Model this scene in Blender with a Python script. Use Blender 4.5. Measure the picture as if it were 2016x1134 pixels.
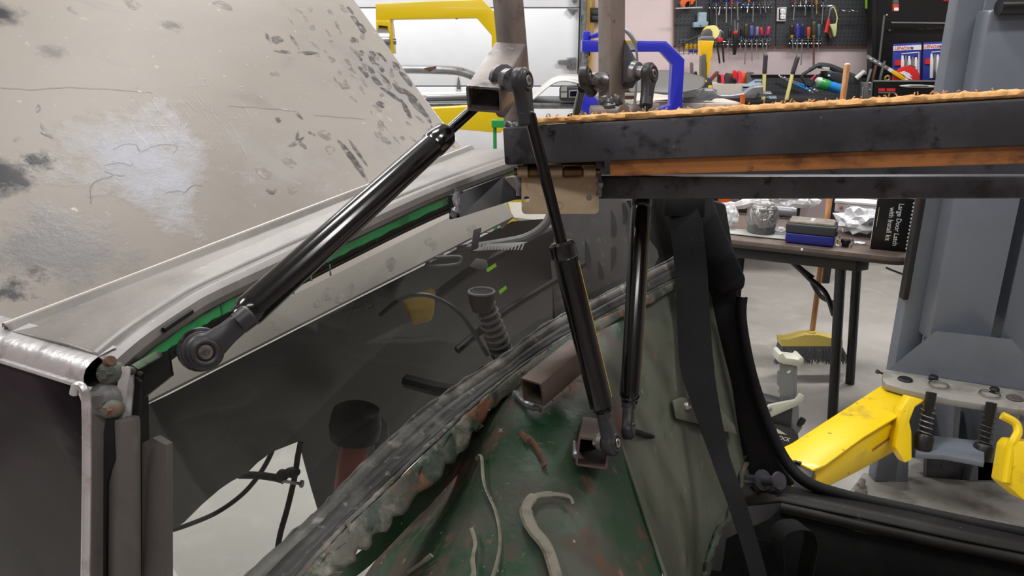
import bpy, bmesh, math, random
from mathutils import Vector, Matrix

# ------------------------------------------------------------------ scene, camera, lights
scene = bpy.context.scene
for o in list(bpy.data.objects):
    bpy.data.objects.remove(o)
COL = scene.collection
rnd = random.Random(11)

FPX = 1456.0
PITCH = math.radians(18)
CAM = Vector((0, 0, 1.4))
FW = Vector((0, math.cos(PITCH), -math.sin(PITCH)))
UPV = Vector((0, math.sin(PITCH), math.cos(PITCH)))
RT = Vector((1, 0, 0))

cam_data = bpy.data.cameras.new('camera')
cam_data.sensor_width = 36
cam_data.lens = 36 * FPX / 2016
cam_data.clip_start = 0.02
cam = bpy.data.objects.new('camera', cam_data)
cam.location = CAM
cam.rotation_euler = (math.pi / 2 - PITCH, 0, 0)
COL.objects.link(cam)
scene.camera = cam

world = bpy.data.worlds.new('world')
world.use_nodes = True
world.node_tree.nodes['Background'].inputs[0].default_value = (0.8, 0.9, 1, 1)
world.node_tree.nodes['Background'].inputs[1].default_value = 0.05
scene.world = world

def area(name, loc, sx, sy, power, color=(1, .985, .97), rot=(0, 0, 0)):
    l = bpy.data.lights.new(name, 'AREA')
    l.shape = 'RECTANGLE'; l.size = sx; l.size_y = sy; l.energy = power; l.color = color
    o = bpy.data.objects.new(name, l); o.location = loc; o.rotation_euler = rot
    COL.objects.link(o)
    return o
# ceiling tubes of the workshop, plus one added fill lamp
area('ceiling_tube_over_car_offscreen', (-0.22, 1.62, 3.35), 0.6, 0.3, 26)
area('ceiling_tube_left_offscreen', (-2.2, 0.6, 3.35), 1.2, 0.3, 40)
area('ceiling_tube_back_left_offscreen', (-1.2, 4.0, 3.35), 1.6, 0.25, 52)
area('ceiling_tube_back_right_offscreen', (1.9, 3.7, 3.35), 1.6, 0.25, 52)
area('fill_front_right_offscreen', (1.9, 0.7, 3.35), 1.4, 0.25, 28)  # unseen fill lamp added to brighten front faces in the background
area('ceiling_tube_behind_offscreen', (0.3, -1.3, 3.35), 1.6, 0.25, 20)

scene.view_settings.view_transform = 'Standard'
scene.view_settings.look = 'None'
scene.view_settings.gamma = 1
scene.view_settings.use_curve_mapping = False
scene.view_settings.exposure = 0.35

# ------------------------------------------------------------------ geometry helpers
def ray(px, py):
    return FW + RT * ((px - 1008) / FPX) + UPV * ((567 - py) / FPX)
def W(px, py, d):
    return CAM + ray(px, py) * d
def WL(*pts):
    return [W(*p) for p in pts]
def onY(px, py, Y):
    r = ray(px, py); return CAM + r * (Y / r.y)
def onZ(px, py, z):
    r = ray(px, py); return CAM + r * ((z - CAM.z) / r.z)
def onP(px, py, p0, n):
    r = ray(px, py); return CAM + r * ((p0 - CAM).dot(n) / r.dot(n))
def mpx(Y, py=100):
    "metres per pixel on the vertical plane at distance Y"
    return Y / ray(1008, py).y / FPX

def frame(axis, hint=None):
    a = axis.normalized()
    h = hint if hint is not None else (Vector((0, 0, 1)) if abs(a.z) < .9 else Vector((0, 1, 0)))
    s = a.cross(h)
    if s.length < 1e-6:
        h = Vector((1, 0, 0)); s = a.cross(h)
    s.normalize()
    return a, s, s.cross(a).normalized()

class B:
    def __init__(s):
        s.bm = bmesh.new()
    def _bev(s, faces, w, seg=2):
        if w <= 0: return
        es = set()
        for f in faces: es.update(f.edges)
        bmesh.ops.bevel(s.bm, geom=list(es), offset=w, segments=seg, affect='EDGES', profile=.5, clamp_overlap=True)
    def box(s, c, size, rot=None, bev=0, seg=2):
        c = Vector(c); R = rot if rot is not None else Matrix.Identity(3)
        vs = [s.bm.verts.new(c + R @ Vector((size[0] * a / 2, size[1] * b / 2, size[2] * d / 2)))
              for a in (-1, 1) for b in (-1, 1) for d in (-1, 1)]
        idx = [(0, 1, 3, 2), (4, 6, 7, 5), (0, 4, 5, 1), (2, 3, 7, 6), (0, 2, 6, 4), (1, 5, 7, 3)]
        fs = [s.bm.faces.new([vs[i] for i in q]) for q in idx]
        s._bev(fs, bev, seg); return s
    def prism(s, pts, vec, bev=0, seg=2):
        vec = Vector(vec)
        a = [s.bm.verts.new(Vector(p)) for p in pts]
        b = [s.bm.verts.new(Vector(p) + vec) for p in pts]
        n = len(pts); fs = []
        fs.append(s.bm.faces.new(a)); fs.append(s.bm.faces.new(b[::-1]))
        for i in range(n):
            j = (i + 1) % n
            fs.append(s.bm.faces.new([a[j], a[i], b[i], b[j]]))
        bmesh.ops.recalc_face_normals(s.bm, faces=fs)
        s._bev(fs, bev, seg); return s
    def loft(s, rings, caps=True, closed=True):
        rs = [[s.bm.verts.new(Vector(p)) for p in r] for r in rings]
        fs = []
        for r0, r1 in zip(rs, rs[1:]):
            n = len(r0)
            for i in range(n if closed else n - 1):
                j = (i + 1) % n
                fs.append(s.bm.faces.new([r0[i], r0[j], r1[j], r1[i]]))
        if caps and closed:
            fs.append(s.bm.faces.new(rs[0][::-1])); fs.append(s.bm.faces.new(rs[-1]))
        bmesh.ops.recalc_face_normals(s.bm, faces=fs)
        return s
    def tube(s, pts, r, n=10, caps=True, flat=1.0, hint=None):
        pts = [Vector(p) for p in pts]
        m = len(pts)
        rr = r if isinstance(r, (list, tuple)) else [r] * m
        t0 = (pts[1] - pts[0]).normalized()
        _, sd, up = frame(t0, hint)
        rings = []
        for i, p in enumerate(pts):
            if i == 0: t = t0
            elif i == m - 1: t = (pts[-1] - pts[-2]).normalized()
            else: t = ((pts[i + 1] - p).normalized() + (p - pts[i - 1]).normalized()).normalized()
            sd = (sd - t * sd.dot(t)).normalized(); up = sd.cross(t).normalized()
            rings.append([p + sd * (rr[i] * math.cos(k * 2 * math.pi / n)) + up * (rr[i] * flat * math.sin(k * 2 * math.pi / n)) for k in range(n)])
        return s.loft(rings, caps)
    def lathe(s, p0, p1, prof, n=20, scale=(1, 1), hint=None):
        p0 = Vector(p0); p1 = Vector(p1)
        a, sd, up = frame(p1 - p0, hint); L = (p1 - p0).length
        rings = [[p0 + a * (t * L) + sd * (max(r, 1e-5) * scale[0] * math.cos(k * 2 * math.pi / n)) + up * (max(r, 1e-5) * scale[1] * math.sin(k * 2 * math.pi / n))
                  for k in range(n)] for t, r in prof]
        return s.loft(rings)
    def ring(s, c, axis, R, r, n=28, m=10, flat=1.0):
        c = Vector(c); a, sd, up = frame(Vector(axis))
        rings = []
        for i in range(n + 1):
            th = 2 * math.pi * i / n
            dr = sd * math.cos(th) + up * math.sin(th)
            rings.append([c + dr * (R + r * math.cos(k * 2 * math.pi / m)) + a * (r * flat * math.sin(k * 2 * math.pi / m)) for k in range(m)])
        s.loft(rings, caps=False)
        bmesh.ops.remove_doubles(s.bm, verts=s.bm.verts, dist=1e-6); return s
    def grid(s, rows):
        rs = [[s.bm.verts.new(Vector(p)) for p in r] for r in rows]
        for r0, r1 in zip(rs, rs[1:]):
            for i in range(len(r0) - 1):
                s.bm.faces.new([r0[i], r0[i + 1], r1[i + 1], r1[i]])
        return s
    def plate(s, outline, holes, vec):
        "flat plate with real through holes"
        es = []
        for loop in [outline] + holes:
            vs = [s.bm.verts.new(Vector(p)) for p in loop]
            es += [s.bm.edges.new((vs[i], vs[(i + 1) % len(vs)])) for i in range(len(vs))]
        r = bmesh.ops.triangle_fill(s.bm, use_beauty=True, use_dissolve=False, edges=es)
        fs = [f for f in r['geom'] if isinstance(f, bmesh.types.BMFace)]
        ex = bmesh.ops.extrude_face_region(s.bm, geom=fs, use_keep_orig=True)
        bmesh.ops.translate(s.bm, vec=Vector(vec), verts=[v for v in ex['geom'] if isinstance(v, bmesh.types.BMVert)])
        bmesh.ops.recalc_face_normals(s.bm, faces=s.bm.faces); return s
    def sphere(s, c, r, sc=(1, 1, 1), n=14):
        m = Matrix.Translation(Vector(c)) @ Matrix.Diagonal((sc[0], sc[1], sc[2], 1))
        bmesh.ops.create_uvsphere(s.bm, u_segments=n, v_segments=max(6, n // 2), radius=r, matrix=m); return s
    def sqtube(s, p0, p1, w, h, up, wall=.0022, bev=.0025):
        "hollow square tube, open ends"
        p0 = Vector(p0); p1 = Vector(p1); a = (p1 - p0).normalized()
        sd = a.cross(Vector(up)).normalized(); u = sd.cross(a).normalized()
        def prof(hw, hh, b):
            q = []
            for sx, sy, f in ((1, 1, 0), (-1, 1, 1), (-1, -1, 0), (1, -1, 1)):
                e = [(sx * hw, sy * (hh - b)), (sx * (hw - .3 * b), sy * (hh - .3 * b)), (sx * (hw - b), sy * hh)]
                q += e if not f else e[::-1]
            return q
        out = prof(w / 2, h / 2, bev); inn = prof(w / 2 - wall, h / 2 - wall, bev * .4)
        mk = lambda p, q: [p + sd * x + u * y for x, y in q]
        return s.loft([mk(p0, inn), mk(p0, out), mk(p1, out), mk(p1, inn), mk(p0, inn)], caps=False)
    def ellipse(s, c, ax, ay, n=14):
        c = Vector(c)
        s.bm.faces.new([s.bm.verts.new(c + ax * math.cos(k * 2 * math.pi / n) + ay * math.sin(k * 2 * math.pi / n)) for k in range(n)]); return s
    def ribbon(s, pts, w, nrm, t=.0):
        pts = [Vector(p) for p in pts]; ww = w if isinstance(w, (list, tuple)) else [w] * len(pts)
        L = []; R = []
        for i, p in enumerate(pts):
            tg = (pts[min(i + 1, len(pts) - 1)] - pts[max(i - 1, 0)]).normalized()
            nn = nrm[i] if isinstance(nrm, list) else nrm
            sd = tg.cross(nn).normalized() * ww[i] / 2
            L.append(p + sd); R.append(p - sd)
        if t <= 0: return s.grid([L, R])
        rings = []
        for i, (a, b) in enumerate(zip(L, R)):
            nn = (nrm[i] if isinstance(nrm, list) else nrm).normalized() * t
            rings.append([a, b, b + nn, a + nn])
        return s.loft(rings)

OFF = {}
def _link(name, bm, m, smooth, ang):
    me = bpy.data.meshes.new(name)
    bm.normal_update(); bm.to_mesh(me); bm.free()
    if smooth:
        me.shade_smooth(); me.set_sharp_from_angle(angle=math.radians(ang))
    me.materials.append(MAT[m] if isinstance(m, str) else m)
    o = bpy.data.objects.new(name, me); COL.objects.link(o)
    return o
def part(name, b, m, parent, label=None, smooth=True, ang=35, kind=None):
    bm = b.bm
    off = OFF[parent.name]
    bmesh.ops.translate(bm, vec=-off, verts=bm.verts)
    o = _link(name, bm, m, smooth, ang); o.parent = parent
    OFF[o.name] = off
    if label: o['label'] = label
    if kind: o['kind'] = kind
    return o
def thing(name, label, cat, loc, group=None):
    o = bpy.data.objects.new(name, None); COL.objects.link(o)
    o.location = loc; o.empty_display_size = .05
    o['label'] = label; o['category'] = cat
    if group: o['group'] = group
    OFF[o.name] = Vector(loc)
    return o
def solo(name, b, m, label, cat, group=None, smooth=True, ang=35, kind=None):
    bm = b.bm
    xs = [v.co for v in bm.verts]
    c = Vector(((min(v.x for v in xs) + max(v.x for v in xs)) / 2, (min(v.y for v in xs) + max(v.y for v in xs)) / 2, min(v.z for v in xs)))
    bmesh.ops.translate(bm, vec=-c, verts=bm.verts)
    o = _link(name, bm, m, smooth, ang); o.location = c; OFF[o.name] = c
    if kind == 'structure':
        o['kind'] = kind
        if label: o['label'] = label
        return o
    o['label'] = label; o['category'] = cat
    if group: o['group'] = group
    if kind: o['kind'] = kind
    return o
def subsurf(o, lv=2):
    m = o.modifiers.new('subsurf', 'SUBSURF'); m.levels = lv; m.render_levels = lv
def solidify(o, t, off=-1):
    m = o.modifiers.new('solidify', 'SOLIDIFY'); m.thickness = t; m.offset = off
def poly(pts, Y):
    return [onY(x, y, Y) for x, y in pts]
def slab(pts, Y, t, bev=0, b=None):
    b = b or B()
    return b.prism(poly(pts, Y), (0, t, 0), bev)
def smooth_path(pts, n=6):
    pts = [Vector(p) for p in pts]; out = []
    for i in range(len(pts) - 1):
        p0 = pts[max(i - 1, 0)]; p1 = pts[i]; p2 = pts[i + 1]; p3 = pts[min(i + 2, len(pts) - 1)]
        for k in range(n):
            t = k / n
            out.append(.5 * ((2 * p1) + (p2 - p0) * t + (2 * p0 - 5 * p1 + 4 * p2 - p3) * t * t + (3 * p1 - p0 - 3 * p2 + p3) * t ** 3))
    out.append(pts[-1]); return out
def text_bm(body, size, origin, xdir, ydir, extrude=.0003, sx=1.0, bold=0.0):
    cu = bpy.data.curves.new('t', 'FONT'); cu.body = body; cu.size = 1; cu.extrude = 0; cu.offset = bold
    cu.align_x = 'CENTER'; cu.align_y = 'CENTER'; cu.resolution_u = 3
    o = bpy.data.objects.new('t', cu); COL.objects.link(o)
    dg = bpy.context.evaluated_depsgraph_get()
    me = bpy.data.meshes.new_from_object(o.evaluated_get(dg))
    b = B(); b.bm.from_mesh(me)
    z = xdir.cross(ydir).normalized()
    for v in b.bm.verts:
        v.co = origin + xdir.normalized() * (v.co.x * size * sx) + ydir.normalized() * (v.co.y * size) + z * extrude
    bpy.data.objects.remove(o); bpy.data.curves.remove(cu); bpy.data.meshes.remove(me)
    return b

# ------------------------------------------------------------------ materials
MAT = {}
def lin(c):
    def f(v):
        v = v / 255.0
        return v / 12.92 if v <= .04045 else ((v + .055) / 1.055) ** 2.4
    return (f(c[0]), f(c[1]), f(c[2]), 1)
def mat(name, col, rough=.5, metal=0, layers=(), bump=0, bscale=300, bdetail=4, spec=.5, coat=0, rnoise=None, bstretch=(1, 1, 1)):
    """layers: (scale, lo, hi, colour[, stretch[, roughness]])"""
    m = bpy.data.materials.new(name); m.use_nodes = True
    nt = m.node_tree; N = nt.nodes; L = nt.links
    p = N['Principled BSDF']
    p.inputs['Base Color'].default_value = lin(col)
    p.inputs['Roughness'].default_value = rough
    p.inputs['Metallic'].default_value = metal
    p.inputs['Specular IOR Level'].default_value = spec
    p.inputs['Coat Weight'].default_value = coat
    p.inputs['Coat Roughness'].default_value = .12
    tc = N.new('ShaderNodeTexCoord')
    def vec(st):
        if tuple(st) == (1, 1, 1): return tc.outputs['Object']
        mp = N.new('ShaderNodeMapping'); mp.inputs['Scale'].default_value = st
        L.new(tc.outputs['Object'], mp.inputs['Vector']); return mp.outputs['Vector']
    cur = None; rcur = None
    for i, ly in enumerate(layers):
        sc, lo, hi, c = ly[:4]; st = ly[4] if len(ly) > 4 and ly[4] else (1, 1, 1)
        nz = N.new('ShaderNodeTexNoise'); nz.inputs['Scale'].default_value = sc; nz.inputs['Detail'].default_value = 6
        nz.inputs['Roughness'].default_value = .6
        mp = N.new('ShaderNodeMapping'); mp.inputs['Location'].default_value = (i * 3.17, i * 1.3, i * 7.7); mp.inputs['Scale'].default_value = st
        L.new(tc.outputs['Object'], mp.inputs['Vector']); L.new(mp.outputs['Vector'], nz.inputs['Vector'])
        mr = N.new('ShaderNodeMapRange'); mr.inputs['From Min'].default_value = lo; mr.inputs['From Max'].default_value = hi
        L.new(nz.outputs['Fac'], mr.inputs['Value'])
        mx = N.new('ShaderNodeMix'); mx.data_type = 'RGBA'
        L.new(mr.outputs['Result'], mx.inputs[0])
        if cur is None: mx.inputs[6].default_value = lin(col)
        else: L.new(cur, mx.inputs[6])
        mx.inputs[7].default_value = lin(c); cur = mx.outputs[2]
        if len(ly) > 5:
            mf = N.new('ShaderNodeMix'); mf.data_type = 'FLOAT'
            L.new(mr.outputs['Result'], mf.inputs[0])
            if rcur is None: mf.inputs[2].default_value = rough
            else: L.new(rcur, mf.inputs[2])
            mf.inputs[3].default_value = ly[5]; rcur = mf.outputs[0]
    if cur is not None: L.new(cur, p.inputs['Base Color'])
    if rcur is not None: L.new(rcur, p.inputs['Roughness'])
    if bump:
        nz = N.new('ShaderNodeTexNoise'); nz.inputs['Scale'].default_value = bscale; nz.inputs['Detail'].default_value = bdetail
        L.new(vec(bstretch), nz.inputs['Vector'])
        bp = N.new('ShaderNodeBump'); bp.inputs['Strength'].default_value = bump; bp.inputs['Distance'].default_value = .002
        L.new(nz.outputs['Fac'], bp.inputs['Height']); L.new(bp.outputs['Normal'], p.inputs['Normal'])
    MAT[name] = m
    return m
def flat(name, col, rough=.5, metal=0, **k):
    return mat(name, col, rough, metal, **k)

# setting
mat('concrete', (184, 182, 176), .6, layers=[(1.3, .42, .62, (168, 166, 159)), (9, .5, .72, (192, 190, 184)), (60, .64, .74, (150, 148, 142))], bump=.15, bscale=90)
mat('drywall', (204, 188, 189), .8, layers=[(3, .4, .7, (194, 179, 180))])
mat('ceiling_white', (228, 228, 226), .9)
mat('door_white', (230, 234, 238), .45, layers=[(2, .4, .7, (220, 225, 230))])
mat('galvanised', (150, 155, 158), .35, .8, layers=[(40, .45, .6, (125, 130, 134))])
mat('pine', (196, 168, 90), .6, layers=[(6, .45, .6, (150, 120, 60), (8, 8, .6))])
# car
def lid_material(patches):
    """dusty paint with worn patches: (centre, radius, colour, roughness, metallic, relief, edge raggedness)"""
    m = mat('dusty_lid', (152, 146, 139), .55, .05, spec=.3, layers=[
        (2.2, .38, .66, (138, 132, 125), None, .5), (12, .46, .76, (146, 139, 131), None, .5),
        (6, .60, .80, (132, 127, 122), (1, 2.2, 1), .45), (70, .66, .76, (190, 184, 174), None, .4)],
        bump=.08, bscale=24, bdetail=6)
    nt = m.node_tree; N = nt.nodes; L = nt.links; p = N['Principled BSDF']
    tc = N.new('ShaderNodeTexCoord')
    n2 = N.new('ShaderNodeTexNoise'); n2.inputs['Scale'].default_value = 80; n2.inputs['Detail'].default_value = 8; n2.inputs['Roughness'].default_value = .7
    L.new(tc.outputs['Object'], n2.inputs['Vector'])
    for k, (centre, R, colr, ro, me, rel, rag) in enumerate(patches):
        ds = N.new('ShaderNodeVectorMath'); ds.operation = 'DISTANCE'; ds.inputs[1].default_value = centre
        L.new(tc.outputs['Object'], ds.inputs[0])
        mp = N.new('ShaderNodeMapping'); mp.inputs['Location'].default_value = (k * 1.7, k * .9, 0); L.new(tc.outputs['Object'], mp.inputs['Vector'])
        nz = N.new('ShaderNodeTexNoise'); nz.inputs['Scale'].default_value = 1.1 / R; nz.inputs['Detail'].default_value = 9; nz.inputs['Roughness'].default_value = .68
        L.new(mp.outputs['Vector'], nz.inputs['Vector'])
        rag *= 3.4
        ad = N.new('ShaderNodeMath'); ad.operation = 'MULTIPLY_ADD'; ad.inputs[1].default_value = -R * rag; L.new(nz.outputs['Fac'], ad.inputs[0]); L.new(ds.outputs['Value'], ad.inputs[2])
        mr = N.new('ShaderNodeMapRange'); mr.inputs[1].default_value = R * (1 - rag * .5); mr.inputs[2].default_value = R * (.3 - rag * .5); L.new(ad.outputs[0], mr.inputs[0])
        def over(sock, val, typ):
            src = p.inputs[sock].links[0].from_socket if p.inputs[sock].links else None
            mx = N.new('ShaderNodeMix'); mx.data_type = typ; L.new(mr.outputs[0], mx.inputs[0])
            ia, ib, out = (6, 7, 2) if typ == 'RGBA' else (2, 3, 0)
            if src: L.new(src, mx.inputs[ia])
            else: mx.inputs[ia].default_value = p.inputs[sock].default_value
            mx.inputs[ib].default_value = val
            L.new(mx.outputs[out], p.inputs[sock])
        over('Base Color', lin(colr), 'RGBA'); over('Roughness', ro, 'FLOAT'); over('Metallic', me, 'FLOAT')
        if rel:
            mm = N.new('ShaderNodeMath'); mm.operation = 'MULTIPLY'; L.new(mr.outputs[0], mm.inputs[0]); L.new(n2.outputs['Fac'], mm.inputs[1])
            bp = N.new('ShaderNodeBump'); bp.inputs['Strength'].default_value = rel; bp.inputs['Distance'].default_value = .0025
            L.new(mm.outputs[0], bp.inputs['Height'])
            old = p.inputs['Normal'].links[0].from_socket; L.new(old, bp.inputs['Normal']); L.new(bp.outputs['Normal'], p.inputs['Normal'])
mat('smudge_hard', (84, 80, 78), .5)
mat('corner_dirt', (72, 62, 54), .7, layers=[(90, .45, .6, (40, 36, 34)), (60, .6, .68, (124, 112, 98))], bump=.5, bscale=200)
mat('smudge', (74, 72, 74), .4, .1, layers=[(60, .45, .65, (112, 108, 104))])
mat('smudge_soft', (126, 121, 116), .4, .1, layers=[(90, .4, .6, (150, 143, 135))])
mat('chalk_white', (205, 205, 200), .9)
mat('rail_grey', (136, 131, 127), .42, .1, layers=[(7, .42, .68, (118, 114, 111), (1, 1, 1), .5), (3, .50, .72, (88, 85, 84), (3, 1, 1), .4), (180, .64, .74, (150, 147, 144))], bump=.06, bscale=300)
mat('rail_under', (58, 72, 60), .5, .0, layers=[(12, .5, .66, (74, 66, 58)), (30, .6, .7, (110, 104, 100))], bump=.2, bscale=60)
mat('bare_edge', (206, 205, 206), .3, .55, layers=[(40, .54, .72, (150, 146, 142))], bump=.3, bscale=120)
mat('black_panel', (22, 20, 24), .45, .0, spec=.12, layers=[(4, .48, .7, (56, 44, 52)), (8, .58, .74, (70, 68, 72)), (70, .68, .74, (96, 74, 60))], bump=.03, bscale=40)
mat('green_paint', (36, 160, 86), .3, 0, coat=.4, layers=[(14, .54, .68, (18, 84, 50)), (60, .62, .68, (120, 160, 120))], bump=.3, bscale=90)
mat('green_pale', (122, 150, 118), .55, layers=[(20, .5, .64, (70, 92, 66)), (60, .58, .66, (38, 40, 34))], bump=.3, bscale=150)
mat('black_channel', (16, 18, 17), .35, .1, layers=[(40, .62, .7, (60, 66, 40))])
mat('bulkhead_green', (18, 62, 34), .42, .05, layers=[
    (5, .46, .58, (64, 66, 56), None, .6), (9, .52, .60, (70, 62, 53), None, .75), (16, .59, .66, (94, 66, 52), None, .85), (50, .64, .70, (116, 86, 68)),
    (130, .68, .72, (150, 132, 118))], bump=.5, bscale=70, bdetail=8)
mat('olive_panel', (92, 98, 84), .5, .05, layers=[(4, .45, .62, (84, 88, 76)), (9, .56, .66, (60, 78, 56)), (30, .62, .7, (120, 110, 96)), (12, .64, .74, (40, 38, 36))], bump=.3, bscale=60, bdetail=7)
mat('flaked_paint', (92, 92, 82), .6, 0, layers=[(16, .46, .56, (46, 64, 52)), (28, .56, .62, (128, 84, 58)), (40, .55, .68, (128, 124, 112))], bump=.7, bscale=90, bdetail=8)
mat('sill_rubber', (62, 62, 61), .5, .0, layers=[(9, .44, .62, (36, 36, 37)), (22, .56, .68, (92, 90, 86)), (4, .5, .66, (30, 30, 31)), (110, .6, .7, (110, 108, 102))], bump=.6, bscale=50, bdetail=8)
mat('flaked_grey', (104, 102, 97), .6, layers=[(14, .44, .60, (70, 69, 66)), (40, .54, .66, (138, 134, 126)), (9, .58, .68, (58, 60, 54))], bump=.6, bscale=80, bdetail=8)
mat('green_crumble', (58, 68, 54), .8, layers=[(40, .5, .62, (84, 74, 60))], bump=.8, bscale=160)
mat('lip_pale', (190, 186, 178), .5)
mat('rubber', (20, 20, 21), .55, spec=.2, layers=[(25, .52, .7, (34, 33, 33))], bump=.1, bscale=200)
mat('rubber_worn', (86, 81, 78), .5, layers=[(9, .45, .65, (42, 40, 40), (1, 1, .3)), (60, .6, .7, (98, 90, 84))], bump=.15, bscale=150)
mat('trim_black', (11, 11, 12), .5, spec=.2, layers=[(14, .5, .7, (24, 25, 26))], bump=.1, bscale=500)
mat('carpet_black', (12, 12, 12), .9, spec=.1, layers=[(60, .5, .7, (17, 17, 16))], bump=.3, bscale=500)
mat('sill_black', (24, 23, 23), .5, .0, spec=.22, layers=[(10, .5, .68, (40, 39, 38)), (160, .66, .72, (96, 94, 90))], bump=.1, bscale=200)
mat('webbing', (17, 17, 18), .75, spec=.2, layers=[(90, .62, .74, (34, 34, 34))], bump=.5, bscale=300, bstretch=(1, 1, 9))
mat('bay_dark', (17, 17, 19), .5, .0, spec=.25, layers=[(5, .45, .64, (25, 25, 27)), (30, .64, .72, (40, 40, 40))], bump=.1, bscale=60)
mat('bay_grey', (104, 104, 104), .5, .1, layers=[(6, .45, .65, (82, 82, 82)), (40, .6, .7, (128, 126, 122))])
mat('bay_mid', (58, 58, 60), .45, .2, layers=[(14, .45, .65, (40, 40, 42))])
mat('yellow_plate', (176, 146, 52), .5, layers=[(14, .5, .65, (140, 112, 40))])
mat('sealant', (118, 114, 100), .55, layers=[(60, .5, .66, (88, 86, 72))], bump=.3, bscale=200)
mat('red_brown', (112, 46, 36), .5, layers=[(20, .5, .66, (70, 34, 30))])
mat('rust', (102, 72, 56), .85, layers=[(60, .45, .62, (80, 60, 50))], bump=.6, bscale=200)
# steel work
mat('mill_steel', (150, 141, 136), .36, .45, layers=[(9, .46, .66, (102, 95, 92), (1, 1, .4), .45), (14, .58, .68, (96, 72, 58), None, .5), (34, .64, .72, (52, 45, 43)), (90, .66, .72, (150, 148, 146))], bump=.08, bscale=120)
mat('dark_steel', (88, 89, 95), .42, .4, layers=[(8, .42, .62, (62, 63, 68)), (20, .56, .66, (48, 47, 50)), (45, .60, .68, (36, 36, 38)), (90, .68, .73, (110, 110, 112))], bump=.1, bscale=150)
mat('brown_steel', (108, 94, 86), .48, .5, layers=[(10, .45, .62, (92, 80, 76)), (24, .6, .68, (134, 84, 60))], bump=.12, bscale=120)
mat('weld', (136, 136, 142), .3, .5, layers=[(60, .5, .66, (82, 80, 84))], bump=.5, bscale=160)
mat('weld_burn', (74, 46, 34), .45, .6, layers=[(40, .45, .6, (40, 32, 34))])
mat('hinge_zinc', (176, 158, 130), .38, .5, layers=[(8, .48, .62, (120, 104, 84), None, .45), (26, .60, .68, (150, 96, 52)), (120, .62, .7, (206, 196, 172))], bump=.06, bscale=150)
mat('hinge_brass', (118, 92, 58), .32, .85, layers=[(20, .45, .62, (78, 58, 42))])
mat('strut_black', (7, 7, 9), .17, .0, coat=.2, spec=.5)
mat('strut_rod', (8, 8, 9), .2, .0, coat=.12, spec=.4)
mat('strut_plastic', (48, 48, 52), .42, spec=.45, bump=.05, bscale=300)
mat('bolt_steel', (168, 164, 160), .3, .9, layers=[(60, .5, .65, (110, 106, 104))])
mat('fibreboard', (222, 172, 112), .9, layers=[(40, .45, .65, (196, 144, 86)), (160, .55, .68, (236, 192, 134))], bump=.5, bscale=220, bdetail=8)
mat('ply_edge', (178, 116, 62), .6, layers=[(9, .45, .62, (116, 70, 36), (.4, 6, 6)), (60, .6, .7, (96, 58, 30))])
# workshop
mat('yellow_paint', (232, 200, 8), .35, coat=.2)
mat('yellow_arm', (244, 208, 4), .4, coat=.2, layers=[(10, .56, .70, (196, 168, 50)), (40, .66, .73, (120, 100, 50))])
mat('blue_paint', (44, 50, 200), .32, coat=.25)
mat('lift_grey', (110, 117, 128), .38, coat=.15, layers=[(4, .5, .7, (102, 109, 119))])
mat('lift_plate', (150, 148, 142), .5, .1, layers=[(12, .5, .66, (124, 120, 112))])
mat('black_paint', (18, 18, 20), .42)
mat('black_gloss', (10, 10, 12), .25)
mat('steel_bright', (196, 198, 202), .22, .9)
mat('steel_grey', (140, 142, 146), .4, .6)
mat('sheet_metal', (150, 152, 156), .38, .55, layers=[(6, .45, .65, (118, 116, 114)), (20, .6, .7, (92, 84, 78))])
mat('panel_grey', (104, 104, 102), .5, .1)
mat('panel_pale', (206, 206, 204), .4, .1, layers=[(4, .5, .7, (150, 146, 140))])
mat('orange_red', (176, 66, 34), .5)
mat('orange', (232, 104, 36), .45)
mat('pale_board', (206, 198, 188), .7)
mat('table_top', (112, 98, 90), .5, layers=[(20, .45, .65, (98, 86, 80)), (80, .6, .7, (130, 116, 106))])
mat('table_edge', (52, 48, 46), .5)
mat('leg_black', (22, 22, 23), .35)
mat('broom_wood', (222, 166, 112), .45, layers=[(8, .45, .6, (196, 138, 86), (9, 9, .7))])
mat('broom_yellow', (252, 230, 124), .4)
mat('bristle', (104, 106, 110), .7, layers=[(120, .5, .65, (130, 132, 136))])
mat('jack_grey', (128, 134, 138), .45, .3, layers=[(20, .58, .68, (136, 98, 56)), (8, .5, .7, (126, 132, 136))])
mat('jack_pale', (196, 198, 186), .45, .1)
mat('case_grey', (150, 142, 132), .55, layers=[(30, .45, .62, (128, 118, 108))])
mat('faded_red', (150, 96, 66), .6, layers=[(60, .5, .62, (176, 132, 60))])
mat('case_dark', (52, 54, 58), .5)
mat('case_blue', (34, 40, 132), .45)
mat('carton_black', (10, 10, 11), .35)
mat('white_print', (236, 236, 236), .6)
mat('clear_plastic', (222, 224, 227), .16, .0, spec=.8, bump=1.0, bscale=60, bdetail=6)
mat('bin_plastic', (210, 216, 226), .3)
mat('peg_handle_dark', (34, 33, 30), .4)
mat('red', (206, 42, 44), .35)
mat('pink_red', (222, 58, 84), .35)
mat('olive', (62, 60, 44), .4)
mat('clear_blue', (86, 92, 150), .15)
mat('clear_violet', (122, 112, 160), .15)
mat('navy', (26, 30, 96), .3)
mat('blue', (34, 44, 190), .3)
mat('violet_blue', (70, 62, 170), .3)
mat('teal', (66, 92, 102), .35)
mat('magenta', (190, 50, 96), .3)
mat('wood_tan', (150, 110, 60), .5)
mat('wood_brown', (92, 62, 48), .6)
mat('brass', (196, 160, 90), .3, .8)
mat('mustard', (186, 160, 50), .4)
mat('lime', (156, 226, 44), .4)
mat('pale_yellow', (226, 216, 138), .45)
mat('lime_saw', (196, 204, 140), .45)
mat('tool_yellow', (238, 190, 24), .35)
mat('tool_grey', (92, 92, 90), .45)
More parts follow.
